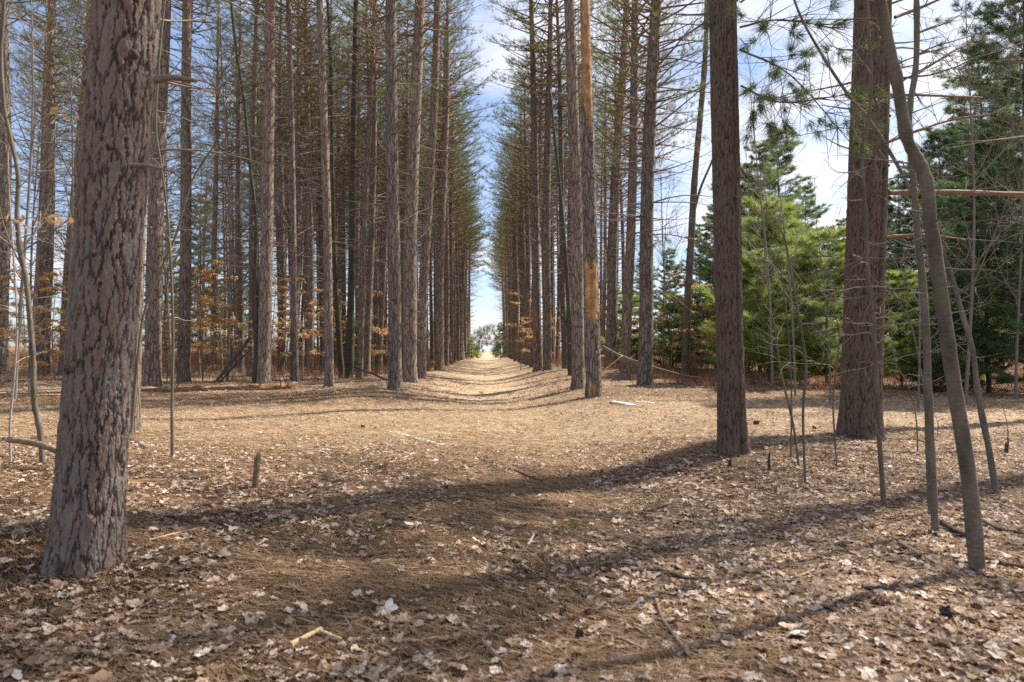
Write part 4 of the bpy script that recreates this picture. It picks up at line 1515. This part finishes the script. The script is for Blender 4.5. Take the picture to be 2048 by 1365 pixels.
log('fallen_log', 'long decayed fallen log lying at the edge of the left stand', [(278, 783), (360, 784), (450, 781), (530, 780), (592, 776)], (0.07, 0.105), M_ROT, 1, branches=9, rough=0.3)
log('dead_pole', 'dark dead pole propped against the crooked maple', [(430, 768), (470, 715), (503, 672)], (0.055, 0.05), M_DARKSTICK, 2, 'dead pole', depths=[20.3, 20.6, 20.8], rough=0.06)
log('dead_pole', 'thinner dead pole leaning beside the thicker one', [(440, 765), (478, 722), (505, 697)], (0.03, 0.025), M_DARKSTICK, 3, 'dead pole', depths=[20.5, 20.7, 20.9], rough=0.06)
log('dead_pole', 'black burnt looking stem upright beside the log end pine', [(513, 772), (512, 690), (513, 600), (511, 560)], (0.085, 0.06), M_DARKSTICK, 4, 'dead pole', depths=[20.2, 20.2, 20.2, 20.2], rough=0.05)
log('dead_pole', 'long grey pole fallen slanting behind the three tall pines', [(1195, 688), (1240, 712), (1300, 733), (1372, 753), (1420, 758)], (0.05, 0.035), M_STICK, 5, 'dead pole', depths=[22, 21.5, 21, 20.8, 20.6], branches=10, rough=0.06)
log('dead_pole', 'short pale stick slanting up beside the barkless snag', [(1203, 745), (1222, 730), (1245, 712)], (0.018, 0.014), M_PALESTICK, 6, 'dead pole', depths=[18.6, 18.6, 18.7])
log('dead_pole', 'thin dead pole slanting down behind the nearest left row pine', [(712, 735), (745, 748), (778, 762)], (0.035, 0.03), M_DARKSTICK, 7, 'dead pole', depths=[24, 22.5, 21])
log('bark_slab', 'pale weathered wood slab lying right of the barkless snag', [(1226, 808), (1250, 811), (1272, 815)], (0.11, 0.07), M_GREYWOOD, 8, 'wood slab', flat=0.35)
log('bark_slab', 'thin pale wood slab just behind the one by the snag', [(1270, 806), (1290, 806), (1308, 809)], (0.07, 0.05), M_GREYWOOD, 9, 'wood slab', flat=0.3)
log('wood_splinter', 'grey splintered wood lying flat on the sunlit needles in mid path', [(776, 864), (815, 873), (850, 884), (884, 893)], (0.03, 0.05), M_GREYWOOD, 10, 'wood slab', flat=0.3, rough=0.35)
log('pale_log', 'pale grey pole lying across the stems at far left', [(18, 880), (55, 884), (92, 893), (122, 905)], (0.026, 0.030), M_STICK, 11, depths=[6.2, 6.1, 6.0, 5.9], rough=0.06)
log('rotten_log', 'yellow crumbling wood lying right of the biggest trunk', [(258, 972), (310, 968), (362, 964)], (0.045, 0.03), M_ROT, 12, flat=0.6, rough=0.25)
log('dark_stub', 'dark broken branch by the foot of the strip of trunk', [(262, 884), (278, 893), (292, 902)], (0.028, 0.022), M_DARKSTICK, 13, 'stick')
log('decayed_stump', 'small reddish decayed stump leaning by the third left row pine', [(850, 742), (858, 733), (868, 725)], (0.16, 0.10), M_ROT, 14, 'stump', depths=[31, 31, 31], rough=0.25)
log('decayed_stump', 'tall orange brown rotten stump behind the fallen grey pole', [(1385, 752), (1387, 725), (1384, 702)], (0.16, 0.10), M_SNAG, 15, 'stump', depths=[24.5, 24.5, 24.5], rough=0.22)


def stump(label, foot, topy, dx, wid, mat, seed):
    q, d = hit(*foot)
    r = np.random.default_rng(seed)
    T_ = P(foot[0] + dx, topy, d) - q
    n, k = 9, 14
    s = np.linspace(-0.15, 1, n)
    W = s[:, None] * T_
    b = MB()
    b.tube(W, wid / 2 * (1.0 + 0.25 * np.exp(-np.maximum(s, 0) * 5)), k, 0, cap=True)
    V = b.V[0].reshape(n, k, 3)
    jag = r.uniform(-0.02, 0.03, k) + 0.05 * (np.arange(k) > k * 0.72)
    V[-1, :, 2] += jag
    V += r.normal(0, wid * 0.03, V.shape)
    b.V[0] = V.reshape(-1, 3)
    o = link('broken_stub', b.mesh('broken_stub', [mat], smooth=False))
    o.location = q
    tag(o, label, 'stump')


stump('knee high broken stub standing alone left of the path', (510, 982), 918, 5, 0.045, M_STICK, 1)
stump('short dark stub standing just right of the straight dark pine', (1538, 945), 915, 0, 0.022, M_DARKSTICK, 2)
stump('short dark stub near the right picture edge among the leaves', (2012, 910), 888, 2, 0.035, M_DARKSTICK, 3)
stump('little dark stub sticking up left of the dark pine stub', (1458, 940), 925, 2, 0.03, M_DARKSTICK, 4)


def stick(label, pts, r_, mat, seed, br=2):
    log('stick', label, pts, (r_ * 1.25, r_ * 0.8), mat, seed, 'stick', sides=8, rough=0.05, branches=br, lift=1.0, up=0.022, group='sticks on the ground')


stick('pale yellow broken stick lying in the near leaves left of centre', [(580, 1312), (610, 1293), (642, 1276)], 0.009, M_PALESTICK, 21, 0)
stick('short pale stick beside the yellow broken one', [(640, 1280), (662, 1288), (682, 1294)], 0.006, M_PALESTICK, 22, 0)
stick('long thin pale twig right of the biggest trunk foot', [(298, 1092), (350, 1078), (410, 1064)], 0.004, M_PALESTICK, 23, 0)
stick('short grey stick standing out on the middle of the path needles', [(1056, 1103), (1064, 1088), (1072, 1072)], 0.006, M_GREYWOOD, 24, 0)
stick('dark crooked twig beside the short grey path stick', [(975, 1080), (1010, 1098), (1050, 1108), (1090, 1128)], 0.004, M_DARKSTICK, 25)
stick('dark curved stick right of the path in the near leaves', [(1280, 1156), (1320, 1155), (1375, 1170), (1420, 1170)], 0.008, M_DARKSTICK, 26)
stick('grey bent stick in the near leaves right of centre', [(1312, 1215), (1325, 1255), (1350, 1290), (1378, 1330)], 0.007, M_STICK, 27)
stick('thin brown stick at the bottom right of centre', [(1210, 1283), (1245, 1295), (1285, 1312)], 0.004, M_STICK, 28, 0)
stick('forked stick at the bottom edge middle', [(965, 1300), (990, 1325), (1010, 1352)], 0.007, M_STICK, 29)
stick('long fallen branch lying by the foot of the grey saplings', [(1885, 1060), (1920, 1080), (1965, 1090)], 0.014, M_DARKSTICK, 30, 1)
stick('fallen branch running right behind the thickest grey sapling', [(1960, 1052), (2005, 1072), (2060, 1075)], 0.010, M_DARKSTICK, 31)
stick('fallen branch on the ground in front of the thickest sapling', [(1970, 1132), (2010, 1142), (2060, 1150)], 0.011, M_DARKSTICK, 32)
stick('short thick stick lying left of the thickest sapling', [(1798, 1100), (1830, 1118), (1868, 1140)], 0.010, M_STICK, 33, 0)
stick('arched dark branch lying before the wavy sapling', [(1650, 988), (1720, 988), (1790, 1010), (1840, 1045), (1880, 1085)], 0.005, M_STICK, 34, 3)
stick('pale stick among the leaves in front of the dark stub', [(1580, 1170), (1605, 1162), (1628, 1152)], 0.005, M_PALESTICK, 35, 0)
stick('dark stick lying in the shade where the path dips', [(1030, 948), (1055, 960), (1085, 970)], 0.008, M_DARKSTICK, 36)
stick('dark broken stick lying at lower right in the leaves', [(1725, 1190), (1760, 1192), (1800, 1202)], 0.009, M_DARKSTICK, 37, 1)
stick('forked dead twig rising from the leaves below the three thin stems', [(1572, 1058), (1585, 1020), (1600, 985)], 0.005, M_TWIG, 38, 3)
stick('thin fallen twig slanting beside the forked dead one', [(1590, 965), (1622, 990), (1655, 1015)], 0.006, M_STICK, 39, 3)


def cone(label, px, py, s, seed):
    q, d = hit(px, py)
    r = np.random.default_rng(seed)
    b = MB()
    z = np.linspace(-1, 1, 12)
    pr = np.sqrt(np.clip(1 - z ** 2, 0.02, 1)) * (0.9 - 0.15 * z)
    b.tube(np.stack([z * 1.3, 0 * z, 0 * z], -1) * s, pr * s, 10, 0, cap=True)
    for k in range(70):
        t = r.uniform(-0.9, 0.9)
        a = r.uniform(0, 6.28)
        rr = math.sqrt(1 - t * t) * (0.9 - 0.15 * t) * s
        p = np.array([t * 1.3 * s, rr * math.cos(a), rr * math.sin(a)])
        o_ = np.array([0.3 * s, 0.35 * s * math.cos(a), 0.35 * s * math.sin(a)])
        sd_ = np.array([0, -math.sin(a), math.cos(a)]) * s * 0.22
        b.add([p - sd_, p + sd_, p + o_ + sd_ * 0.6, p + o_ - sd_ * 0.6], [[0, 1, 2, 3]], 0)
    o = link('pine_cone', b.mesh('pine_cone', [M_DARKSTICK], smooth=False))
    o.location = q + np.array([0, 0, s * 0.9 + 0.015])
    o.rotation_euler = (0, r.uniform(-0.3, 0.3), r.uniform(0, 6.28))
    tag(o, label, 'pine cone', 'pine cones on the forest floor')


cone('largest dark pine cone, in the leaves toward the bottom right', 1897, 1247, 0.022, 1)
cone('dark pine cone just above and right of the largest', 1952, 1232, 0.015, 2)
cone('dark pine cone in the leaves toward the bottom centre', 1160, 1286, 0.014, 3)
cone('small cone on the sunlit trail right of the straight dark pine', 1512, 852, 0.03, 4)
cone('small cone lying below the middle of the right trail', 1628, 862, 0.02, 5)
cone('small cone on the sunlit path needles near the wood splinter', 725, 858, 0.02, 6)
cone('small cone on leaves left of the path', 770, 1038, 0.014, 7)


def tuft(label, px, py, s, n, seed):
    q, d = hit(px, py)
    b = MB()
    r = np.random.default_rng(seed)
    pos = np.c_[r.normal(0, s * 0.5, n), r.normal(0, s * 0.35, n), np.zeros(n)]
    dirs = r.normal(size=(n, 3)) * 0.5 + np.array([0.3, 0, 0.75])
    b.tufts(pos, dirs, 3, s * 1.1, 0.003, 0, 0.35)
    o = link('grass_tuft', b.mesh('grass_tuft', [M_GRASS], smooth=False))
    o.location = q + np.array([0, 0, 0.008])
    tag(o, label, 'grass tuft', 'grass tufts in the leaf litter')


for k, (px, py, s, lab) in enumerate((
        (550, 1055, 0.05, 'darkest green tuft, in leaves right of the biggest trunk'), (640, 1024, 0.045, 'bright green tuft beside a pale twig, left of the path'),
        (576, 1098, 0.045, 'sparse green tuft below the darkest tuft'), (748, 1060, 0.05, 'green tuft left of the path centre in needles'),
        (766, 1098, 0.045, 'sparse green tuft on the near left side of the path'), (747, 926, 0.05, 'dark green tuft in the shade left of the wood splinter'),
        (775, 1012, 0.04, 'yellowish tuft in needles left of the path'), (1150, 1062, 0.055, 'loose green tuft in the middle of the shaded path'),
        (1390, 1105, 0.045, 'bright green tuft in leaves right of the path'), (1432, 1085, 0.045, 'thin green tuft just right of the bright one'),
        (1412, 1184, 0.045, 'green tuft nearest the camera on the right'), (1325, 1022, 0.05, 'dark green tuft below the straight dark pine shadow'),
        (1275, 1012, 0.05, 'faint green tuft on the shadowed slope right of path'), (1218, 860, 0.09, 'green tuft on the sunlit trail by the slabs'),
        (946, 893, 0.07, 'sparse green tuft on the sunlit path'), (845, 918, 0.05, 'faint green tuft on needles below the wood splinter'))):
    tuft(lab, px, py, s, 26, 900 + k)


def big_leaf(label, px, py, s, tint, seed):
    q, d = hit(px, py)
    r = np.random.default_rng(seed)
    m = 24
    th = np.arange(m) / m * 2 * PI
    R = s * (0.55 + 0.32 * np.abs(np.cos(2.5 * th)) ** 1.5 + 0.05 * r.normal(size=m)) * np.where(np.abs(th - PI) < 0.5, 0.7, 1)
    V = np.vstack([[0, 0, 0], np.c_[R * np.cos(th), R * np.sin(th), 0.12 * s * np.cos(2 * th + 1) + 0.06 * s * r.normal(size=m)]])
    k = np.arange(m)
    b = MB()
    b.add(V, np.stack([0 * k, k + 1, (k + 1) % m + 1], -1), 0, tint)
    o = link('maple_leaf', b.mesh('maple_leaf', [M_BEECHLEAF if tint < 0 else M_LITTERLEAF], smooth=False))
    o.location = q + np.array([0, 0, 0.028])
    o.rotation_euler = (r.normal(0, 0.2) + 0.15, r.normal(0, 0.2), r.uniform(0, 6.28))
    tag(o, label, 'leaf', 'large single leaves')


big_leaf('large pale lobed leaf lying left of the near path centre', 770, 1232, 0.060, 1.0, 1)
big_leaf('curled orange leaf just above the large pale one', 768, 1205, 0.030, -1, 2)
big_leaf('big pale leaf right of the biggest trunk near a twig', 465, 1065, 0.055, 0.95, 3)
big_leaf('bright orange leaf standing up on the right', 1518, 1075, 0.045, -1, 4)
big_leaf('orange leaf at the foot of the wiry stem', 1668, 942, 0.05, -1, 5)
big_leaf('big pale leaf at bottom right of centre', 1585, 1285, 0.065, 0.95, 6)
big_leaf('tan leaf lying at the foot of the straight dark pine', 1492, 908, 0.05, -1, 7)

# ------------------------------------------------------------------ dead bracken and brush under the right evergreens and in the left stand
b = MB()
n = 1500
x = rng.uniform(5.5, 24, n)
y = rng.uniform(15.5, 24, n) + 0.10 * x
ok = y > 15.0
x, y = x[ok], y[ok]
base = np.stack([x, y, ground_z(x, y)], -1)
b.tufts(base + np.array([0, 0, 0.05]), rng.normal(size=(len(x), 3)) * 0.6 + np.array([0, 0, 0.8]), 9, 0.42, 0.012, 0, 0.5)
n = 3000
x = rng.uniform(-30, -3.4, n)
y = rng.uniform(22, 68, n)
b.tufts(np.stack([x, y, ground_z(x, y)], -1), rng.normal(size=(n, 3)) * 0.5 + np.array([0, 0, 0.9]), 7, 0.55, 0.014, 0, 0.5)
n = 1800
x = rng.uniform(3.4, 30, n)
y = rng.uniform(24, 60, n)
b.tufts(np.stack([x, y, ground_z(x, y)], -1), rng.normal(size=(n, 3)) * 0.5 + np.array([0, 0, 0.9]), 9, 0.7, 0.016, 0, 0.5)
x = rng.uniform(-26, -3.2, 1500)
y = rng.uniform(23, 60, 1500)
b.tufts(np.stack([x, y, ground_z(x, y)], -1), rng.normal(size=(1500, 3)) * 0.5 + np.array([0, 0, 0.9]), 7, 0.40, 0.012, 0, 0.5)
n = 5200
x = rng.uniform(-52, 52, n)
y = rng.uniform(44, 92, n)
ok = np.abs(x) > 3.6 + 0.03 * y
x, y = x[ok], y[ok]
b.tufts(np.stack([x, y, ground_z(x, y)], -1), rng.normal(size=(len(x), 3)) * 0.45 + np.array([0, 0, 1.0]), 9, 1.5, 0.03, 0, 0.4)
o = link('dead_bracken', b.mesh('dead_bracken', [M_BRACKEN], smooth=False))
o['kind'] = 'stuff'
o['label'] = 'red brown dead bracken and brush under the trees'

# ------------------------------------------------------------------ far woods beyond the fields
b = MB()
n = 4200
a = rng.uniform(-0.9, 0.95, n)
dist = rng.uniform(260, 300, n)
x, y = np.sin(a) * dist, np.cos(a) * dist
hgt = 9.0 + 2.5 * np.sin(a * 23) + 2.0 * np.sin(a * 61 + 1)
z = rng.random(n) * hgt + ground_z(x, y)
b.tufts(np.stack([x, y, z], -1), rng.normal(size=(n, 3)) * 0.3 + np.array([0, 0, 1.0]), 14, 2.6, 0.16, 0, 0.5)
o = link('far_woods', b.mesh('far_woods', [M_GREYBARK], smooth=False))
o['kind'] = 'stuff'
o['label'] = 'low grey line of bare woods far beyond the trees'
